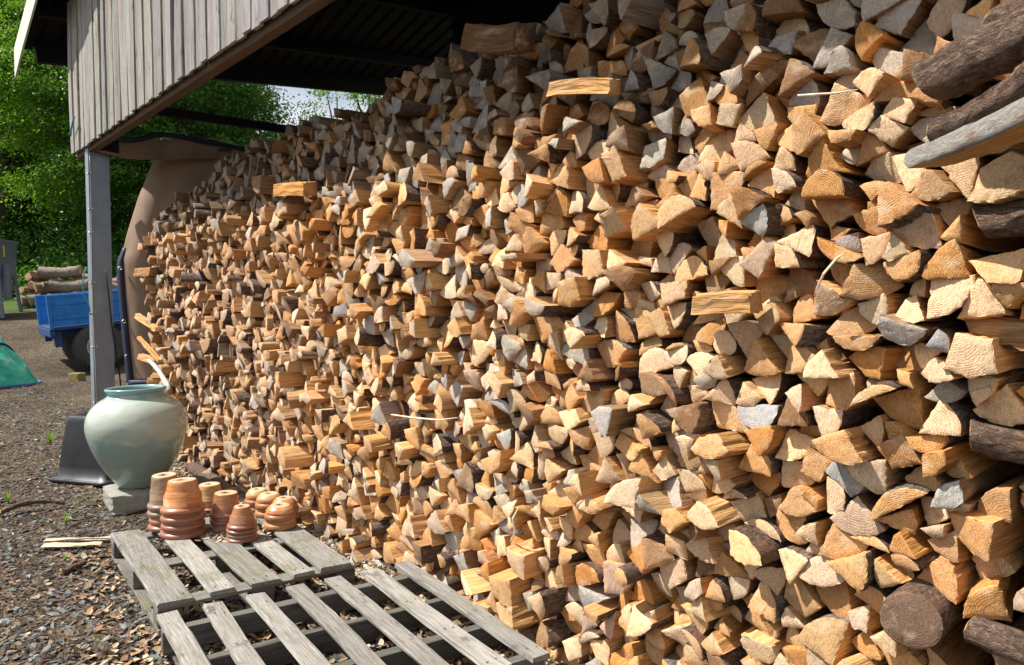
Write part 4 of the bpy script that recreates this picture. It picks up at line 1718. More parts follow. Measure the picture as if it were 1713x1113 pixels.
TC = [terracotta('terracotta_orange', (0.50, 0.20, 0.065), (0.33, 0.13, 0.055)),
      terracotta('terracotta_brown', (0.36, 0.16, 0.07), (0.26, 0.11, 0.06), 0.35, (0.34, 0.17, 0.08)),
      terracotta('terracotta_ashy', (0.27, 0.17, 0.10), (0.22, 0.14, 0.10), 0.4, (0.36, 0.31, 0.24)),
      terracotta('terracotta_pale', (0.50, 0.28, 0.12), (0.35, 0.15, 0.06), 0.5, (0.60, 0.42, 0.22)),
      terracotta('terracotta_plum', (0.32, 0.125, 0.07), (0.25, 0.10, 0.06), 0.35, (0.3, 0.13, 0.07))]
m_hole = simple('pot_inside', (0.06, 0.03, 0.02), 0.9)


def pot_prof(R0, r1, H, belly=0.0, rimh=0.035, inner=True):
    """upturned pot: rim at z=0, base on top"""
    p = [(R0 * 0.93, 0.0), (R0 * 0.98, 0.001), (R0 * 1.0, rimh * 0.3), (R0 * 1.0, rimh * 0.6), (R0 * 0.97, rimh * 0.9), (R0 * 0.88, rimh)]
    k_ = 10
    for a in np.linspace(0.06, 0.97, k_):
        rr_ = R0 * 0.87 + (r1 - R0 * 0.87) * a
        rr_ += belly * math.sin(math.pi * min(a * 1.02, 1)) * R0
        p.append((rr_, rimh + (H - rimh) * a))
    p += [(r1 * 0.985, H - 0.0015), (r1 * 0.94, H), (0.014, H - 0.0005), (0.013, H - 0.004), (0.013, H - 0.012)]
    wt = 0.008
    p += [(r1 - wt * 1.4, H - 0.012), (R0 * 0.9 - wt + belly * R0 * .6, (H + rimh) * .45), (R0 * 0.93 - wt, 0.002), (R0 * 0.93, 0.0)]
    return p


NUMW = ['bottom', 'second lowest', 'third', 'fourth', 'fifth', 'sixth']


def pot_stack(px, py, wpx, hpx_top, n, step_px, mats_, desc, bowl=False, tilt=0.0, rtop=0.56):
    """px,py: centre of the lowest rim in the picture, wpx: rim width"""
    base = on_z(px, py, HP)
    zc = project(base)[2]
    u = zc / FPX
    R0 = wpx * u / 2
    H = hpx_top * u * 1.03
    st = step_px * u
    for k_ in range(n):
        last = k_ == n - 1
        f = 1 - 0.012 * (n - 1 - k_) * (1 if k_ % 2 else -1)
        prof_ = pot_prof(R0 * f, R0 * rtop, H, belly=0.13 if bowl else 0.0, rimh=min(0.035, st * 0.62))
        m_ = mats_[k_ % len(mats_)]
        pot = MB().lathe(prof_, 56).obj('terracotta_pot', m_, None, smooth=True,
                                        loc=(base.x + RNG.normal(0, .0015), base.y + RNG.normal(0, .0015), HP + 0.002 + k_ * st),
                                        rot=(tilt + RNG.normal(0, 0.012), RNG.normal(0, 0.02), RNG.uniform(0, 6)))
        which = 'top' if last else (NUMW[k_] if k_ else 'bottom')
        which = which + (' pot' if which in ('top', 'bottom') else ' pot from below' if 'lowest' not in which else ' pot')
        tag(pot, f'{which} in {desc}', 'flower pot', 'upturned terracotta pots on the pallet')


pot_stack(279, 883, 57, 52, 4, 12, [TC[4], TC[0], TC[2], TC[2]], 'the tall ashy-topped stack beside the jar', rtop=0.68)
pot_stack(307, 894, 71, 50, 4, 13.3, [TC[4], TC[4], TC[1], TC[0]], 'the biggest orange stack at the pallet edge', rtop=0.62)
pot_stack(351, 855, 50, 39, 2, 5, [TC[4], TC[3]], 'the pale stack behind the others', rtop=0.66)
pot_stack(378, 883, 52, 37, 3, 10.5, [TC[4], TC[4], TC[1]], 'the plum-brown stack in the middle', rtop=0.70)
pot_stack(405, 902, 49, 33, 4, 7.3, [TC[1], TC[2], TC[4], TC[1]], 'the smallest brown stack in front', rtop=0.52)
pot_stack(432, 853, 42, 22, 2, 12, [TC[3], TC[3]], 'the rounded pale stack nearest the jar in the bowl group', bowl=True, rtop=0.6)
pot_stack(451, 862, 46, 22, 2, 14, [TC[3], TC[3]], 'the rounded cream-topped stack in the bowl group', bowl=True, rtop=0.6)
pot_stack(476, 866, 48, 22, 2, 11, [TC[0], TC[0]], 'the rounded rust-orange stack behind the lowest one', bowl=True, rtop=0.5)
pot_stack(469, 882, 51, 22, 2, 15, [TC[3], TC[0]], 'the low rounded stack at the front of the bowl group', bowl=True, rtop=0.55)

# ------------------------------------------------------------------ BEYOND THE POST: trailer, machine, felled logs, green heap
m_blue = simple('blue_paint', (0.014, 0.17, 0.52), 0.38, 0.0, 4, 0.85, 1.12, 0.05, stain=(0.03, 0.07, 0.16), sscale=3)
m_blued = simple('dark_blue_paint', (0.01, 0.045, 0.16), 0.5, 0.0, 4, 0.8, 1.15, 0.05, stain=(0.04, 0.04, 0.05))
m_tyre = simple('tyre_rubber', (0.06, 0.055, 0.05), 0.85, 0, 8, 0.7, 1.3, 0.3, stain=(0.16, 0.13, 0.1), sscale=3)
m_rim = simple('wheel_rim', (0.42, 0.43, 0.43), 0.5, 0.3, 5, 0.8, 1.1, 0.05)


def zg(p):
    return float(gz(p[0], p[1]))


TD = 14.9


def at_depth(px, py, D):
    d = ray(px, py)
    f = Vector(FWD)
    return Vector(co.location) + d * (D / d.dot(f))


tw = at_depth(170, 585, 14.7)
th_ = R(38)
ldir = cf(math.cos(th_), math.sin(th_))
rise = 0.15 * math.sin(th_)
ldir = Vector((ldir.x, ldir.y, rise)).normalized()
wdir = cf(-math.sin(th_), math.cos(th_))
wdir = (wdir - ldir * wdir.dot(ldir)).normalized()
updir = ldir.cross(wdir).normalized()
TR = Matrix(((ldir.x, wdir.x, updir.x, tw.x), (ldir.y, wdir.y, updir.y, tw.y), (ldir.z, wdir.z, updir.z, zg(tw) + 0.0), (0, 0, 0, 1)))
tr = thing('blue_trailer', 'small blue farm trailer with open tail parked behind the steel post', 'trailer')
tr.matrix_world = TR
# local: x along the trailer, y across away from viewer, z up; origin under the near wheel
WR = 0.44
X0, X1, BW = -0.78, 2.1, 1.62
MB().box(X1 - X0, BW, 0.06, ((X0 + X1) / 2, BW / 2 - 0.1, 0.86), 0.005).obj('bed', m_blued, tr)


def side_panel(yc, name):
    mb = MB()
    Ln = X1 - X0 - 0.02
    cx_ = (X0 + X1) / 2
    mb.box(Ln, 0.03, 0.56, (cx_, yc, 1.18), 0.003)
    mb.box(Ln, 0.05, 0.05, (cx_, yc, 1.46), 0.006)
    mb.box(Ln, 0.05, 0.05, (cx_, yc, 0.925), 0.006)
    mb.box(Ln - 0.2, 0.05, 0.10, (cx_, yc, 1.32), 0.02)
    mb.box(Ln - 0.2, 0.05, 0.08, (cx_, yc, 1.04), 0.02)
    for q in (X0 + 0.03, X0 + 1.45, X1 - 0.04):
        mb.box(0.06, 0.07, 0.64, (q, yc, 1.17), 0.005)
    return mb.obj(name, m_blue, tr)


side_panel(-0.1, 'side_panel')
side_panel(BW - 0.12, 'side_panel')
MB().box(0.03, BW - 0.1, 0.56, (X1, BW / 2 - 0.1, 1.18), 0.004).obj('front_panel', m_blue, tr)
MB().box(0.08, BW, 0.14, (X0 + 0.03, BW / 2 - 0.1, 0.78), 0.006).obj('rear_beam', m_blued, tr)
MB().box(X1 - X0 - 0.1, 0.09, 0.16, ((X0 + X1) / 2, 0.25, 0.74), 0.006).obj('chassis_rail', m_blued, tr)
MB().box(X1 - X0 - 0.1, 0.09, 0.16, ((X0 + X1) / 2, BW - 0.45, 0.74), 0.006).obj('chassis_rail', m_blued, tr)
MB().box(0.12, 0.1, 0.3, (X0 + 0.12, 0.05, 0.66), 0.006).obj('tail_leg', m_blued, tr)
MB().box(0.12, 0.1, 0.24, (X0 + 0.12, BW - 0.3, 0.68), 0.006).obj('tail_leg', m_blued, tr)
MB().tube([(0, 0.1, WR), (0, BW - 0.3, WR)], 0.05, 8).obj('axle', m_blued, tr)
MB().box(0.5, 0.08, 0.22, (0, 0.3, 0.58), 0.01).obj('axle_mount', m_blued, tr)
MB().tube([(X1, BW / 2 - .1, 0.74), (X1 + 1.1, BW / 2 - .1, 0.6)], 0.06, 8).obj('drawbar', m_blued, tr)


def wheel(parent, x, y, face):
    prof_ = [(WR * .52, -0.13), (WR * .62, -0.145), (WR * .88, -0.14), (WR * .97, -0.12), (WR, -0.07), (WR * 1.0, 0.07), (WR * .97, 0.12), (WR * .88, 0.14), (WR * .62, 0.145), (WR * .52, 0.13), (WR * .5, 0.0), (WR * .52, -0.13)]
    Mw = Matrix.Translation((x, y, WR)) @ Matrix.Rotation(R(90), 4, 'X')
    o = MB().lathe(prof_, 40).obj('wheel', m_tyre, parent, smooth=True, mat4=Mw)
    # tread blocks
    mb = MB()
    for a in range(34):
        th2 = 2 * math.pi * a / 34
        for s in (-1, 1):
            M = Matrix.Rotation(th2 + s * 0.04, 4, 'Z') @ Matrix.Translation((WR * 1.005, 0, s * 0.06)) @ Matrix.Rotation(s * 0.5, 4, 'X')
            mb.box(0.014, 0.035, 0.1, (0, 0, 0), 0, M)
    mb.obj('tread', m_tyre, o)
    rp = [(0.0, 0.03), (0.05, 0.035), (0.07, 0.06), (0.09, 0.035), (WR * .35, 0.02), (WR * .42, 0.06), (WR * .47, 0.12), (WR * .53, 0.135), (WR * .53, 0.12), (WR * .45, 0.1), (WR * .40, 0.0), (0.0, 0.0)]
    MB().lathe(rp, 32).obj('rim', m_rim, o, smooth=True)
    mb = MB()
    for a in range(6):
        th2 = 2 * math.pi * a / 6
        mb.box(0.022, 0.022, 0.02, (0.11 * math.cos(th2), 0.11 * math.sin(th2), 0.045), 0)
    mb.obj('wheel_nuts', m_steel_d, o)
    return o


wheel(tr, 0.0, 0.0, 1)
wheel(tr, 0.0, BW - 0.25, 1)

# timber chock by the wheel
ck = on_z(129, 636, 0.03)
o = rough_box('timber_chock', 0.24, 0.16, 0.15, simple('green_timber', (0.2, 0.16, 0.055), 0.85, 0, 12, 0.7, 1.2, 0.3), (ck.x, ck.y, zg(ck) - 0.01), R(30), 8)
tag(o, 'short yellowish timber offcut lying by the trailer wheel', 'wood block')

# grey machine at the picture edge
mp = cf(-14.05, 20.3)
zm = zg(mp)
mach = thing('grey_machine', 'tall grey steel farm machine with angled legs beside the felled logs', 'machine', loc=(mp.x, mp.y, zm - 0.02), rot=(0, 0, R(50.1 + 12)))
m_gm = simple('grey_painted_steel', (0.12, 0.145, 0.165), 0.5, 0.1, 4, 0.75, 1.2, 0.08, stain=(0.16, 0.13, 0.1), sscale=3)
hp = [(0.55, 0.75), (0.62, 0.9), (0.7, 1.3), (0.7, 2.1), (0.66, 2.14)]
V = []
for (z, hx, hy) in ((0.62, 0.35, 0.3), (1.1, 0.62, 0.5), (1.15, 0.64, 0.52), (1.95, 0.66, 0.54), (2.0, 0.7, 0.58), (2.06, 0.7, 0.58)):
    V += [(-hx, -hy, z), (hx, -hy, z), (hx, hy, z), (-hx, hy, z)]
F = [(4 * a + b_, 4 * a + (b_ + 1) % 4, 4 * a + 4 + (b_ + 1) % 4, 4 * a + 4 + b_) for a in range(5) for b_ in range(4)] + [(3, 2, 1, 0), (20, 21, 22, 23)]
link('hopper', new_mesh('hopper', V, [F], m_gm), mach)
for sx_ in (-1, 1):
    for sy_ in (-1, 1):
        MB().tube([(sx_ * 0.6, sy_ * 0.5, 1.2), (sx_ * 0.66, sy_ * 0.55, 0.5), (sx_ * 0.72, sy_ * 0.6, 0.0)], 0.05, 6).obj('leg', m_gm, mach)
MB().tube([(0.62, -0.55, 0.25), (0.2, -0.56, 0.9)], 0.035, 6).obj('brace', m_gm, mach)
MB().tube([(-0.62, -0.55, 0.25), (-0.2, -0.56, 0.9)], 0.035, 6).obj('brace', m_gm, mach)
MB().box(0.16, 0.14, 0.9, (0.74, -0.3, 0.95), 0.02).obj('side_ram', m_gm, mach)
MB().box(0.5, 0.4, 0.35, (0.05, -0.2, 0.2), 0.02).obj('gearbox', m_gm, mach)
MB().box(0.22, 0.006, 0.12, (0.42, -0.545, 1.55), 0).obj('label_plate', simple('white_plate', (0.7, 0.7, 0.68), 0.5), mach)
MB().box(0.008, 0.1, 0.3, (0.672, -0.3, 1.75), 0).obj('label_plate', simple('yellow_plate', (0.6, 0.5, 0.05), 0.5), mach)

# felled logs
FLD = 21.6
flr = np.random.default_rng(5)
fell = []


def felled(X, z, r_, ln, ang, label, dpt=FLD, seed=0, tone=(0.42, 0.27, 0.14)):
    p0 = cf(X, dpt, 0)
    base_z = zg(p0)
    d_ = cf(math.cos(ang), math.sin(ang))
    p0 = Vector((p0.x, p0.y, base_z + z))
    p1 = p0 + Vector((d_.x, d_.y, 0.04)) * ln
    return free_log(p0, p1, r_, r_ * 0.93, label, bark=M_BARKF, seed=seed, name='felled_log', group='felled logs in the pile beyond the trailer', knob=0.012, bend=0.03, ns=8, n=14, tone=tone)


def fx(px, D=FLD):
    return (px - 856.5) / FPX * D


felled(fx(68), 1.02, 0.16, 1.1, 0.12, 'pale topmost felled log lying across the pile', seed=1)
felled(fx(88), 0.66, 0.18, 1.1, 0.1, 'thick dark-ended felled log just under the topmost', seed=2)
felled(fx(112), 0.80, 0.12, 0.9, 0.25, 'brown felled log behind the thick dark-ended one', dpt=FLD + .3, seed=3)
felled(fx(33), 0.2, 0.17, 1.2, 1.1, 'pale-ended felled log in the bottom row nearest the machine', seed=4)
felled(fx(48), 0.2, 0.18, 1.2, 1.0, 'dark-ended felled log second from the machine in the bottom row', seed=5, tone=(.15, .1, .07))
felled(fx(78), 0.28, 0.13, 1.1, 0.3, 'orange-ended felled log in the bottom row above the trailer side', seed=6, tone=(.5, .26, .1))
felled(fx(104), 0.3, 0.13, 1.0, 0.3, 'grey-ended felled log in the bottom row near the post', seed=7, tone=(.2, .17, .14))
felled(fx(60), 0.58, 0.15, 1.0, 1.1, 'tan felled log in the middle of the pile', seed=8)
felled(fx(68), 0.62, 0.1, 1.0, 1.2, 'thin orange-ended felled log beside the thick dark-ended one', dpt=FLD + .1, seed=9, tone=(.5, .3, .12))
felled(fx(46), 0.62, 0.12, 1.0, 1.5, 'mossy felled log pointing away on the pile edge by the machine', dpt=FLD + .2, seed=10)
felled(fx(38), 0.85, 0.11, 0.9, 1.4, 'thin felled log high on the pile edge by the machine', dpt=FLD + .3, seed=11)
felled(fx(33), 0.5, 0.1, 0.9, 1.3, 'small tan felled log over the bottom row by the machine', dpt=FLD + .1, seed=12)
felled(fx(52), 0.92, 0.1, 0.8, 1.3, 'small felled log just beside the topmost pale log', dpt=FLD + .2, seed=13)
felled(fx(186), 0.62, 0.13, 0.8, 0.3, 'dark felled log seen between the post and the tarpaulin', seed=14, tone=(.2, .13, .09))
felled(fx(184), 0.35, 0.14, 0.8, 0.9, 'lower dark felled log between the post and the tarpaulin', seed=15, tone=(.2, .13, .09))
felled(fx(122), 0.3, 0.16, 1.0, 0.2, 'brown felled log in the bottom row partly behind the post', seed=16)
felled(fx(198), 0.85, 0.11, 0.7, 0.5, 'upper dark felled log beside the tarpaulin edge', seed=17, tone=(.2, .13, .09))
felled(fx(150), 0.7, 0.15, 1.1, 0.2, 'long felled log hidden in part by the steel post', dpt=FLD + .1, seed=18)
felled(fx(150), 0.32, 0.16, 1.1, 0.2, 'lower long felled log hidden in part by the steel post', dpt=FLD + .2, seed=19)

# green covered heap
def make_green():
    m, t, b = mat('green_sheet', 0.45)
    tcn = N(t, 'ShaderNodeTexCoord')
    v = tcn.outputs['Object']
    n1 = noise(t, v, 4, 6, 0.65)
    c = ramp(t, n1, [(0.35, (0.008, 0.30, 0.18)), (0.5, (0.015, 0.42, 0.28)), (0.6, (0.12, 0.48, 0.30)), (0.7, (0.38, 0.50, 0.34))])
    c = mixc(t, ramp(t, noise(t, v, 14, 4), [(0.62, 0.0), (0.7, 0.6)]), c, (0.35, 0.3, 0.18))
    L(t, c, b.inputs['Base Color'])
    bump(t, b, noise(t, v, 10, 5), 0.5, 0.03)
    return m


gp = cf(-9.0, 12.4)
heap = thing('covered_heap', 'heap under a bright green plastic sheet with blue corded hem', 'covered heap', loc=(gp.x, gp.y, zg(gp) - 0.02), rot=(0, 0, R(50.1)))
na, nr = 120, 36
V = []
for a in range(nr):
    f = a / (nr - 1)
    for b_ in range(na):
        th2 = 2 * math.pi * b_ / na
        edge = 1 + 0.10 * math.sin(2 * th2 + .5) + 0.05 * math.sin(5 * th2)
        rx, ry = 1.0 * edge * f, 0.9 * edge * f
        h_ = 0.80 * (1 - f ** 3.4) * (1 + 0.12 * math.sin(3 * th2 + f * 4))
        x_, y_ = rx * math.cos(th2), ry * math.sin(th2)
        h_ += (float(vnoise(np.array(x_ * 5 + 30), np.array(y_ * 5 + 30), 3)) - .5) * 0.26 * (1 - f ** 6) + (float(vnoise(np.array(x_ * 11 + 30), np.array(y_ * 11 + 30), 6)) - .5) * 0.10 * (1 - f ** 8) + 0.03 * math.sin(th2 * 17) * f * (1 - f) * 3
        V.append((x_, y_, max(h_, 0) + 0.02))
F = [(a * na + b_, a * na + (b_ + 1) % na, (a + 1) * na + (b_ + 1) % na, (a + 1) * na + b_) for a in range(nr - 1) for b_ in range(na)]
link('green_sheet', new_mesh('green_sheet', V, [F], make_green(), smooth=True), heap)
edge_pts = []
for b_ in range(60):
    th2 = 2 * math.pi * b_ / 60
    edge = 1 + 0.10 * math.sin(2 * th2 + .5) + 0.05 * math.sin(5 * th2)
    edge_pts.append((1.02 * edge * math.cos(th2), 0.92 * edge * math.sin(th2), 0.035))
MB().tube(edge_pts, 0.028, 8, closed=True).obj('hem_cord', simple('blue_cord', (0.03, 0.09, 0.2), 0.6), heap, smooth=True)
arc_pts = []
for f in np.linspace(-0.98, 0.98, 30):
    x_ = 0.15 + 0.5 * (1 - f * f) ** .5 + 0.2 * f * f
    y_ = f * 0.9
    rr_ = math.hypot(x_ / 1.0, y_ / 0.9)
    arc_pts.append((x_, y_, 0.86 * max(0, 1 - rr_ ** 3.4) + 0.06))
MB().tube(arc_pts, 0.02, 8).obj('top_cord', m_navy, heap, smooth=True)
MB().tube([(0.35, -1.0, 0.03), (0.5, -1.2, 0.04), (0.75, -1.28, 0.03), (0.95, -1.1, 0.05), (1.0, -0.9, 0.1)], 0.022, 8).obj('loose_cord', m_rope, heap, smooth=True)

# ------------------------------------------------------------------ TREES
def leaf_mat(name, c, c2, tr=0.36):
    m, t, b = mat(name, 0.45)
    tone = attr(t, 'tone')
    gi = N(t, 'ShaderNodeNewGeometry')
    sep = N(t, 'ShaderNodeSeparateColor')
    L(t, tone, sep.inputs[0])
    c_ = mixc(t, sep.outputs[0], c, c2)
    L(t, c_, b.inputs['Base Color'])
    b.inputs['Specular IOR Level'].default_value = 0.35
    tl = N(t, 'ShaderNodeBsdfTranslucent')
    L(t, mixc(t, 1.0, c_, (1.8, 1.7, 0.7), 'MULTIPLY'), tl.inputs['Color'])
    ms = N(t, 'ShaderNodeMixShader')
    ms.inputs[0].default_value = tr
    L(t, b.outputs[0], ms.inputs[1])
    L(t, tl.outputs[0], ms.inputs[2])
    L(t, ms.outputs[0], t.nodes['Material Output'].inputs['Surface'])
    return m


LM = [leaf_mat('fresh_leaves', (0.05, 0.15, 0.02), (0.18, 0.34, 0.035)),
      leaf_mat('deep_leaves', (0.032, 0.105, 0.02), (0.10, 0.22, 0.03)),
      leaf_mat('yellow_green_leaves', (0.075, 0.19, 0.025), (0.23, 0.40, 0.05))]
m_trunk = simple('trunk_bark', (0.07, 0.055, 0.042), 0.9, 0, 10, 0.6, 1.4, 0.8, 0.02)


def leaves(C, nrm, size, rng):
    """diamond leaves at C (n,3) with normals"""
    n = len(C)
    nrm = nrm / (np.linalg.norm(nrm, axis=1)[:, None] + 1e-9)
    rv = rng.normal(0, 1, (n, 3))
    u = np.cross(nrm, rv)
    u /= np.linalg.norm(u, axis=1)[:, None] + 1e-9
    v = np.cross(nrm, u)
    s = (size * rng.uniform(0.6, 1.3, n))[:, None]
    fold = nrm * s * 0.18
    V = np.stack([C - u * s * 0.5, C - v * s * 0.32 + fold, C + u * s * 0.5, C + v * s * 0.32 + fold], 1).reshape(-1, 3)
    i4 = np.arange(n)[:, None] * 4
    F = np.concatenate([i4 + [0, 1, 2], i4 + [0, 2, 3]])
    return V, F


def crown(rng, cen, rad, nb, nl, leaf, droop=0.35, br=0.75):
    cs = []
    ns = []
    ts = []
    d = rng.normal(0, 1, (nb, 3))
    d[:, 2] = d[:, 2] * 0.85
    d /= np.linalg.norm(d, axis=1)[:, None]
    f = rng.uniform(0.55, 1.05, nb)
    B = cen + d * rad * f[:, None]
    for k_ in range(nb):
        rb = br * rng.uniform(0.5, 1.3)
        q = rng.normal(0, 1, (nl, 3)) * np.array([rb * .6, rb * .6, rb * 0.22])
        hor = np.hypot(q[:, 0], q[:, 1])
        q[:, 2] -= droop * hor ** 1.5
        # twiggy sprays: pull leaves onto radiating lines
        aa = np.round(np.arctan2(q[:, 1], q[:, 0]) * 9 / (2 * math.pi)) * 2 * math.pi / 9 + rng.normal(0, .12, nl)
        q[:, 0] = hor * np.cos(aa)
        q[:, 1] = hor * np.sin(aa)
        cs.append(B[k_] + q)
        nn = rng.normal(0, 0.5, (nl, 3)) + np.array([d[k_][0] * .8 - .3, d[k_][1] * .8 - .3, 0.8])
        ns.append(nn)
        ts.append(np.clip(rng.normal(0.5, 0.22, nl) + rng.normal(0, 0.16), 0, 1))
    C = np.concatenate(cs)
    Nn = np.concatenate(ns)
    T_ = np.concatenate(ts)
    V, F = leaves(C, Nn, leaf, rng)
    return V, F, np.repeat(T_, 4), B


def tree(X, Y, H, rad, label, mt, seed, nb=150, nl=150, leaf=0.10, low=0.22, name='broadleaf_tree', br=0.75):
    rg = np.random.default_rng(seed)
    p = cf(X, Y)
    z0 = zg(p)
    t_ = thing(name, label, 'tree', loc=(p.x, p.y, z0 - 0.05), group='trees behind the yard')
    cz = H * (0.5 + low / 2)
    rz = H * (0.5 - low / 2)
    cen = np.array([0, 0, cz])
    V, F, T_, B = crown(rg, cen, np.array([rad, rad, rz]), nb, nl, leaf, br=br)
    tone = np.stack([T_, T_, T_], -1)
    me = new_mesh('crown', V, [F], mt, tone=tone)
    link('crown', me, t_)
    mb = MB()
    k_ = 9
    lean = rg.normal(0, 0.03, 2)
    pts = [(lean[0] * z + 0.08 * math.sin(z), lean[1] * z + 0.08 * math.cos(z * 1.3), z) for z in np.linspace(0, H * 0.9, k_)]
    mb.tube(pts, np.linspace(0.2, 0.03, k_) * (H / 11), 8)
    for a in rg.choice(len(B), min(26, len(B)), replace=False):
        b_ = B[a]
        zs = max(b_[2] * 0.62, 0.6)
        s0 = np.array([lean[0] * zs, lean[1] * zs, zs])
        mid = (s0 + b_) / 2 + np.array([0, 0, 0.25])
        mb.tube([s0, mid, b_], [0.06 * (H / 11), 0.035, 0.01], 5)
    mb.obj('trunk', m_trunk, t_, smooth=True)
    return t_


tree(-14.0, 26.0, 13.5, 3.5, 'bright green leafy tree filling the view above the grey machine', LM[0], 1, 260, 260, 0.105, low=0.10)
tree(-11.4, 26.8, 13.5, 3.3, 'dense green tree behind the steel post', LM[1], 2, 240, 240, 0.115, low=0.08)
tree(-18.6, 28.0, 16, 4.2, 'tall sunlit tree at the edge of the yard beyond the machine', LM[2], 3, 230, 230, 0.125, low=0.08)
tree(-14.8, 31.0, 17, 4.2, 'tall pale green tree rising behind the shed eave', LM[2], 4, 200, 220, 0.15, low=0.05, br=1.0)
tree(-13.6, 32.0, 10.5, 3.2, 'yellow-green tree seen through the gap under the roof', LM[2], 5, 170, 220, 0.14, low=0.05, br=0.9)
tree(-17.6, 37.0, 14.0, 4.2, 'darker tree behind the yellow-green one in the roof gap', LM[0], 6, 170, 200, 0.18, low=0.05, br=1.1)
tree(-7.6, 33.0, 7.9, 1.3, 'slender light-topped tree against the white sky in the roof gap', LM[2], 7, 60, 150, 0.13, low=0.1, br=0.6)
tree(-5.6, 32.0, 8.6, 1.3, 'small tree showing just above the stack in the roof gap', LM[2], 8, 60, 150, 0.13, low=0.1, br=0.6)
tree(-8.8, 27.0, 6.4, 2.3, 'low bushy tree behind the brown tarpaulin', LM[1], 9, 130, 200, 0.12, low=0.04)
tree(-20.5, 31.0, 16, 4.5, 'far broad tree at the outer edge of the wood', LM[0], 10, 170, 200, 0.18, low=0.05, br=1.1)
tree(-4.2, 34.0, 6.5, 2.2, 'low tree hidden mostly behind the firewood stack', LM[1], 11, 80, 130, 0.14, low=0.06)
tree(-19.0, 40.0, 15, 5.0, 'deep green tree far back in the wood behind the machine', LM[1], 12, 150, 200, 0.22, low=0.02, br=1.3)
tree(-25.5, 38.0, 17, 5.0, 'far deep green tree beyond the broad one', LM[1], 13, 150, 200, 0.22, low=0.02, br=1.3)

# undergrowth along the bank
rg = np.random.default_rng(77)
cs = []
ns = []
ts = []
for k_ in range(620):
    X = rg.uniform(-20, -3)
    Y = rg.uniform(23.5, 28)
    p = cf(X, Y)
    hgt = rg.uniform(0.3, 1.6) * (0.5 + (Y - 23.5) * 0.4)
    n = 75
    q = rg.normal(0, 1, (n, 3)) * np.array([0.32, 0.32, 0.22])
    q[:, 2] += rg.uniform(0.05, 1, n) * hgt
    cs.append(np.array([p.x, p.y, zg(p)]) + q)
    ns.append(rg.normal(0, 0.6, (n, 3)) + np.array([0, 0, 1]))
    ts.append(np.clip(rg.normal(0.35, 0.2, n), 0, 1))
for k_ in range(900):
    X = rg.uniform(-30, -8.5)
    Y = rg.uniform(28, 36)
    p = cf(X, Y)
    n = 70
    q = rg.normal(0, 1, (n, 3)) * np.array([0.5, 0.5, 0.35])
    q[:, 2] += rg.uniform(0.1, 5.0)
    cs.append(np.array([p.x, p.y, zg(p)]) + q)
    ns.append(rg.normal(0, 0.6, (n, 3)) + np.array([0, 0, 1]))
    ts.append(np.clip(rg.normal(0.25, 0.2, n), 0, 1))
V, F = leaves(np.concatenate(cs), np.concatenate(ns), 0.17, rg)
T_ = np.repeat(np.concatenate(ts), 4)
o = link('undergrowth', new_mesh('undergrowth', V, [F], LM[1], tone=np.stack([T_] * 3, -1)))
tag(o, 'dark green brambles and ferns under the trees behind the log pile', 'undergrowth', kind='stuff')

# ------------------------------------------------------------------ GROUND LITTER
def scatter(name, label, n, sampler, dims, cols, seed, flat=0.3, material=None, leafy=False, cat='litter', zoff=0.0, tiltv=0.25):
    rg = np.random.default_rng(seed)
    x, y = sampler(rg, n)
    n = len(x)
    z = gz(x, y) + zoff
    lx = rg.uniform(dims[0][0], dims[0][1], n)
    ly = rg.uniform(dims[1][0], dims[1][1], n)
    lz = rg.uniform(dims[2][0], dims[2][1], n)
    yaw = rg.uniform(0, 2 * math.pi, n)
    tx = rg.normal(0, tiltv, n)
    ty = rg.normal(0, tiltv, n)
    if leafy:
        U_ = np.array([(-1, 0, .3), (-.4, -.75, 0.1), (.5, -.6, .2), (1, 0, .5), (.4, .7, .1), (-.5, .6, .25), (0, 0, -.1)])
        Fb = np.array([(0, 1, 6), (1, 2, 6), (2, 3, 6), (3, 4, 6), (4, 5, 6), (5, 0, 6)])
    else:
        U_ = np.array([(-1, -.6, -.5), (.2, -1, -.6), (1, -.2, -.5), (.7, .9, -.5), (-.7, .8, -.6), (-.75, -.5, .5), (.1, -.75, .6), (.8, -.1, .45), (.5, .65, .6), (-.55, .6, .5)])
        Fb = np.array([(5, 6, 7), (5, 7, 8), (5, 8, 9), (0, 1, 6), (0, 6, 5), (1, 2, 7), (1, 7, 6), (2, 3, 8), (2, 8, 7), (3, 4, 9), (3, 9, 8), (4, 0, 5), (4, 5, 9)])
    m_ = len(U_)
    P = U_[None] * np.stack([lx, ly, lz], -1)[:, None] * 0.5 * (1 + rg.normal(0, .16, (n, m_, 3)))
    # tilt then yaw
    P[:, :, 2] += P[:, :, 0] * tx[:, None] + P[:, :, 1] * ty[:, None]
    c_, s_ = np.cos(yaw)[:, None], np.sin(yaw)[:, None]
    X_ = P[:, :, 0] * c_ - P[:, :, 1] * s_ + x[:, None]
    Y_ = P[:, :, 0] * s_ + P[:, :, 1] * c_ + y[:, None]
    Z_ = P[:, :, 2] + z[:, None] + lz[:, None] * 0.35
    V = np.stack([X_, Y_, Z_], -1).reshape(-1, 3)
    F = (np.arange(n)[:, None, None] * m_ + Fb[None]).reshape(-1, 3)
    cols = np.array(cols)
    cc = cols[rg.integers(len(cols), size=n)] * rg.uniform(0.7, 1.3, (n, 1))
    tone = np.repeat(cc, m_, axis=0)
    o = link(name, new_mesh(name, V, [F], material, tone=tone, gc=V))
    return tag(o, label, cat, kind='stuff')


def m_litter(name, rough):
    m, t, b = mat(name, rough)
    v = attr(t, 'gc', 'Vector')
    c = tone_mix(t, attr(t, 'tone'), noise(t, v, 60, 4), 0.75, 1.2)
    L(t, c, b.inputs['Base Color'])
    return m


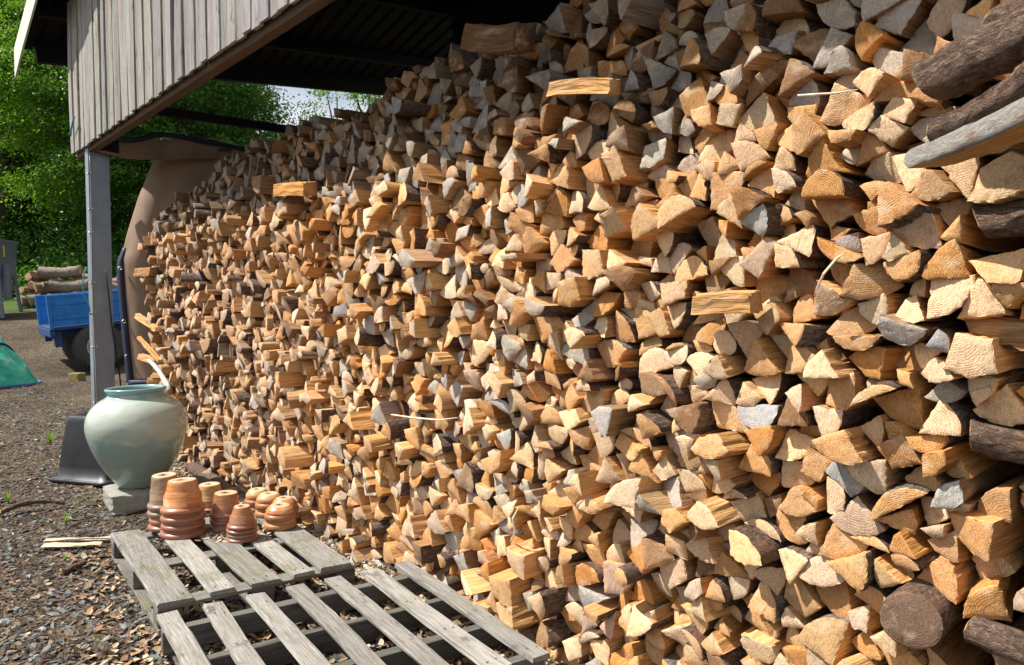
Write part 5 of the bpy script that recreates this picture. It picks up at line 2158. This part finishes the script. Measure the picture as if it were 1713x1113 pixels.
M_LIT = m_litter('litter', 0.85)
M_STONE = m_litter('slate_stone', 0.65)


def yard(rmin, rmax, powr=1.0):
    """random points of the yard in front of the stack, denser near the pallets"""
    def f(rg, n):
        u = rg.random(n * 2)
        r = rmin * (rmax / rmin) ** (u ** powr)
        a = rg.uniform(R(-82), R(22), n * 2)      # bearing from the +y axis, turning to -x
        a = R(50.1) + rg.uniform(R(-32), R(42), n * 2)
        x = -r * np.sin(a)
        y = r * np.cos(a)
        ok = (y < 2.16) & (y > -6)
        return x[ok][:n], y[ok][:n]
    return f


STN = [(0.09, 0.105, 0.112), (0.12, 0.138, 0.14), (0.07, 0.077, 0.08), (0.14, 0.15, 0.145), (0.105, 0.125, 0.11), (0.18, 0.185, 0.18)]
BRK = [(0.04, 0.026, 0.018), (0.06, 0.038, 0.026), (0.085, 0.054, 0.036), (0.03, 0.021, 0.016), (0.10, 0.075, 0.054), (0.15, 0.11, 0.075)]
PAL = [(0.42, 0.34, 0.24), (0.5, 0.42, 0.31), (0.33, 0.22, 0.12), (0.3, 0.27, 0.22)]
LFV = [(0.30, 0.20, 0.11), (0.36, 0.25, 0.14), (0.22, 0.12, 0.06), (0.42, 0.32, 0.2), (0.19, 0.09, 0.05), (0.33, 0.29, 0.21)]
scatter('slate_chippings', 'blue-grey slate chippings strewn over the yard', 8000, yard(2.2, 20), ((0.015, 0.06), (0.012, 0.04), (0.006, 0.016)), STN, 21, material=M_STONE)
scatter('bark_chips', 'dark brown bark chips covering the yard', 24000, yard(2.2, 20), ((0.015, 0.075), (0.006, 0.024), (0.004, 0.012)), BRK, 22, material=M_LIT)
scatter('wood_splinters', 'pale wood splinters scattered on the yard', 1300, yard(2.2, 20), ((0.02, 0.09), (0.005, 0.014), (0.003, 0.007)), PAL, 23, material=M_LIT)


def near_stack(rg, n):
    x = rg.uniform(-8.3, 0.2, n)
    y = 2.1 - np.abs(rg.normal(0, 0.16, n))
    return x, y


scatter('bark_chips', 'bark crumbs and splinters heaped along the foot of the stack', 8000, near_stack, ((0.015, 0.09), (0.008, 0.03), (0.005, 0.018)), BRK + PAL + PAL, 24, material=M_LIT, zoff=0.01)


def pallets_zone(rg, n):
    k_ = rg.random(n)
    a = rg.uniform(-0.25, 1.0, n)
    b_ = rg.uniform(-0.15, 1.2, n)
    o1 = np.array([PBO.x, PBO.y])
    o2 = np.array([c0.x, c0.y])
    p1 = o1 + np.outer(a * PW, (PBU.x, PBU.y)) + np.outer(b_ * PLEN, (PBV.x, PBV.y))
    p2 = o2 + np.outer(a * PW2, (ux2.x, ux2.y)) + np.outer(b_ * 1.2, (uy2.x, uy2.y))
    P = np.where((k_ < 0.5)[:, None], p1, p2)
    ok = P[:, 1] < 2.15
    return P[ok, 0], P[ok, 1]


scatter('dead_leaves', 'dry brown leaves drifted under and around the pallets', 1900, pallets_zone, ((0.022, 0.06), (0.018, 0.042), (0.01, 0.03)), LFV, 25, material=M_LIT, leafy=True, zoff=0.008, tiltv=.4)
scatter('dead_leaves', 'dry brown leaves scattered over the yard', 650, yard(2.2, 15), ((0.02, 0.05), (0.015, 0.036), (0.008, 0.02)), LFV, 26, material=M_LIT, leafy=True, zoff=0.004, tiltv=.35)


def between_pots(rg, n):
    p = on_z(362, 900, HP)
    q = on_z(440, 893, HP)
    s = rg.random(n)
    x = p.x + (q.x - p.x) * s + rg.normal(0, .05, n)
    y = p.y + (q.y - p.y) * s + rg.normal(0, .045, n)
    return x, y


scatter('dead_leaves', 'pale bark flakes and leaves lying between the pots on the pallet', 130, between_pots, ((0.02, 0.055), (0.015, 0.035), (0.006, 0.02)), PAL + LFV, 27, material=M_LIT, leafy=True, zoff=HP + 0.004, tiltv=.3)

# sticks, plank splinters
free_log(on_z(0, 858, 0.025), on_z(108, 842, 0.025), 0.021, 0.013, 'long brown stick lying on the ground at the edge of the view', seed=21, name='stick', group='sticks on the ground', knob=0.002, bend=0.02, n=10, cat='stick')
free_log(on_z(103, 957, 0.02), on_z(142, 942, 0.02), 0.02, 0.016, 'short dark piece of bark near the pallet corner', seed=22, name='stick', group='sticks on the ground', knob=0.003, n=10, ns=4, cat='stick')
lr = np.random.default_rng(4)
for k_, (a, b_, lab) in enumerate((((75, 906), (192, 900), 'long pale split lath on the ground by the pallet corner'), ((72, 913), (170, 909), 'shorter pale split lath lying alongside the long one'), ((190, 1066), (232, 1064), 'grey flat splinter of wood on the leafy ground near the front pallet'))):
    p0, p1 = on_z(*a, 0.02), on_z(*b_, 0.02)
    o_ = rect_outline(0.045 if k_ < 2 else 0.03, 0.012, 0.003, jit=0.003, rng=lr)
    V, Q, T, mi, sm, G = body(o_, (0, 0), np.zeros(8, bool), (p1 - p0).length, lr, nsec=7, rough=0.003, taper=-0.4, lod=0)
    e = (0.62, 0.52, 0.38) if k_ < 2 else (0.24, 0.22, 0.19)
    o = link('wood_lath', new_mesh('wood_lath', V, [Q, T], M_SPLIT, gc=G, tone=e, tone2=e), mat4=frame_m(p0, p1 - p0))
    tag(o, lab, 'wood lath', 'wood laths on the ground')

# small weeds
def weed(px, py, hgt, n, label, seed, wdt=0.006):
    rg = np.random.default_rng(seed)
    p = on_z(px, py, 0)
    mbv = []
    F = []
    for k_ in range(n):
        a = rg.uniform(0, 2 * math.pi)
        ln = hgt * rg.uniform(.6, 1.1)
        out_ = rg.uniform(.15, .6) * ln
        d_ = np.array([math.cos(a), math.sin(a), 0])
        sd = np.array([-d_[1], d_[0], 0]) * wdt
        b0 = len(mbv)
        for s in (0, .5, 1):
            c = d_ * out_ * s ** 1.6 + np.array([0, 0, ln * s]) + rg.normal(0, .004, 3) * 0
            wd_ = sd * (1 - s * .9)
            mbv += [c - wd_, c + wd_]
        F += [(b0, b0 + 1, b0 + 3, b0 + 2), (b0 + 2, b0 + 3, b0 + 5, b0 + 4)]
    V = np.array(mbv)
    o = link('grass_tuft', new_mesh('grass_tuft', V, [F], LM[2], tone=(.6, .6, .6)), loc=(p.x, p.y, zg(p)))
    return tag(o, label, 'grass tuft', 'grass tufts in the yard')


weed(14, 842, 0.11, 16, 'tallest grass tuft standing above the long stick', 1)
weed(110, 878, 0.09, 12, 'slim grass tuft between the stick and the pallet', 2)
weed(84, 745, 0.13, 24, 'broad low grass tuft in front of the black tub', 3, 0.008)
weed(108, 938, 0.04, 8, 'tiny bright grass sprig near the short piece of bark', 4, 0.008)

print('objects', len(bpy.data.objects))
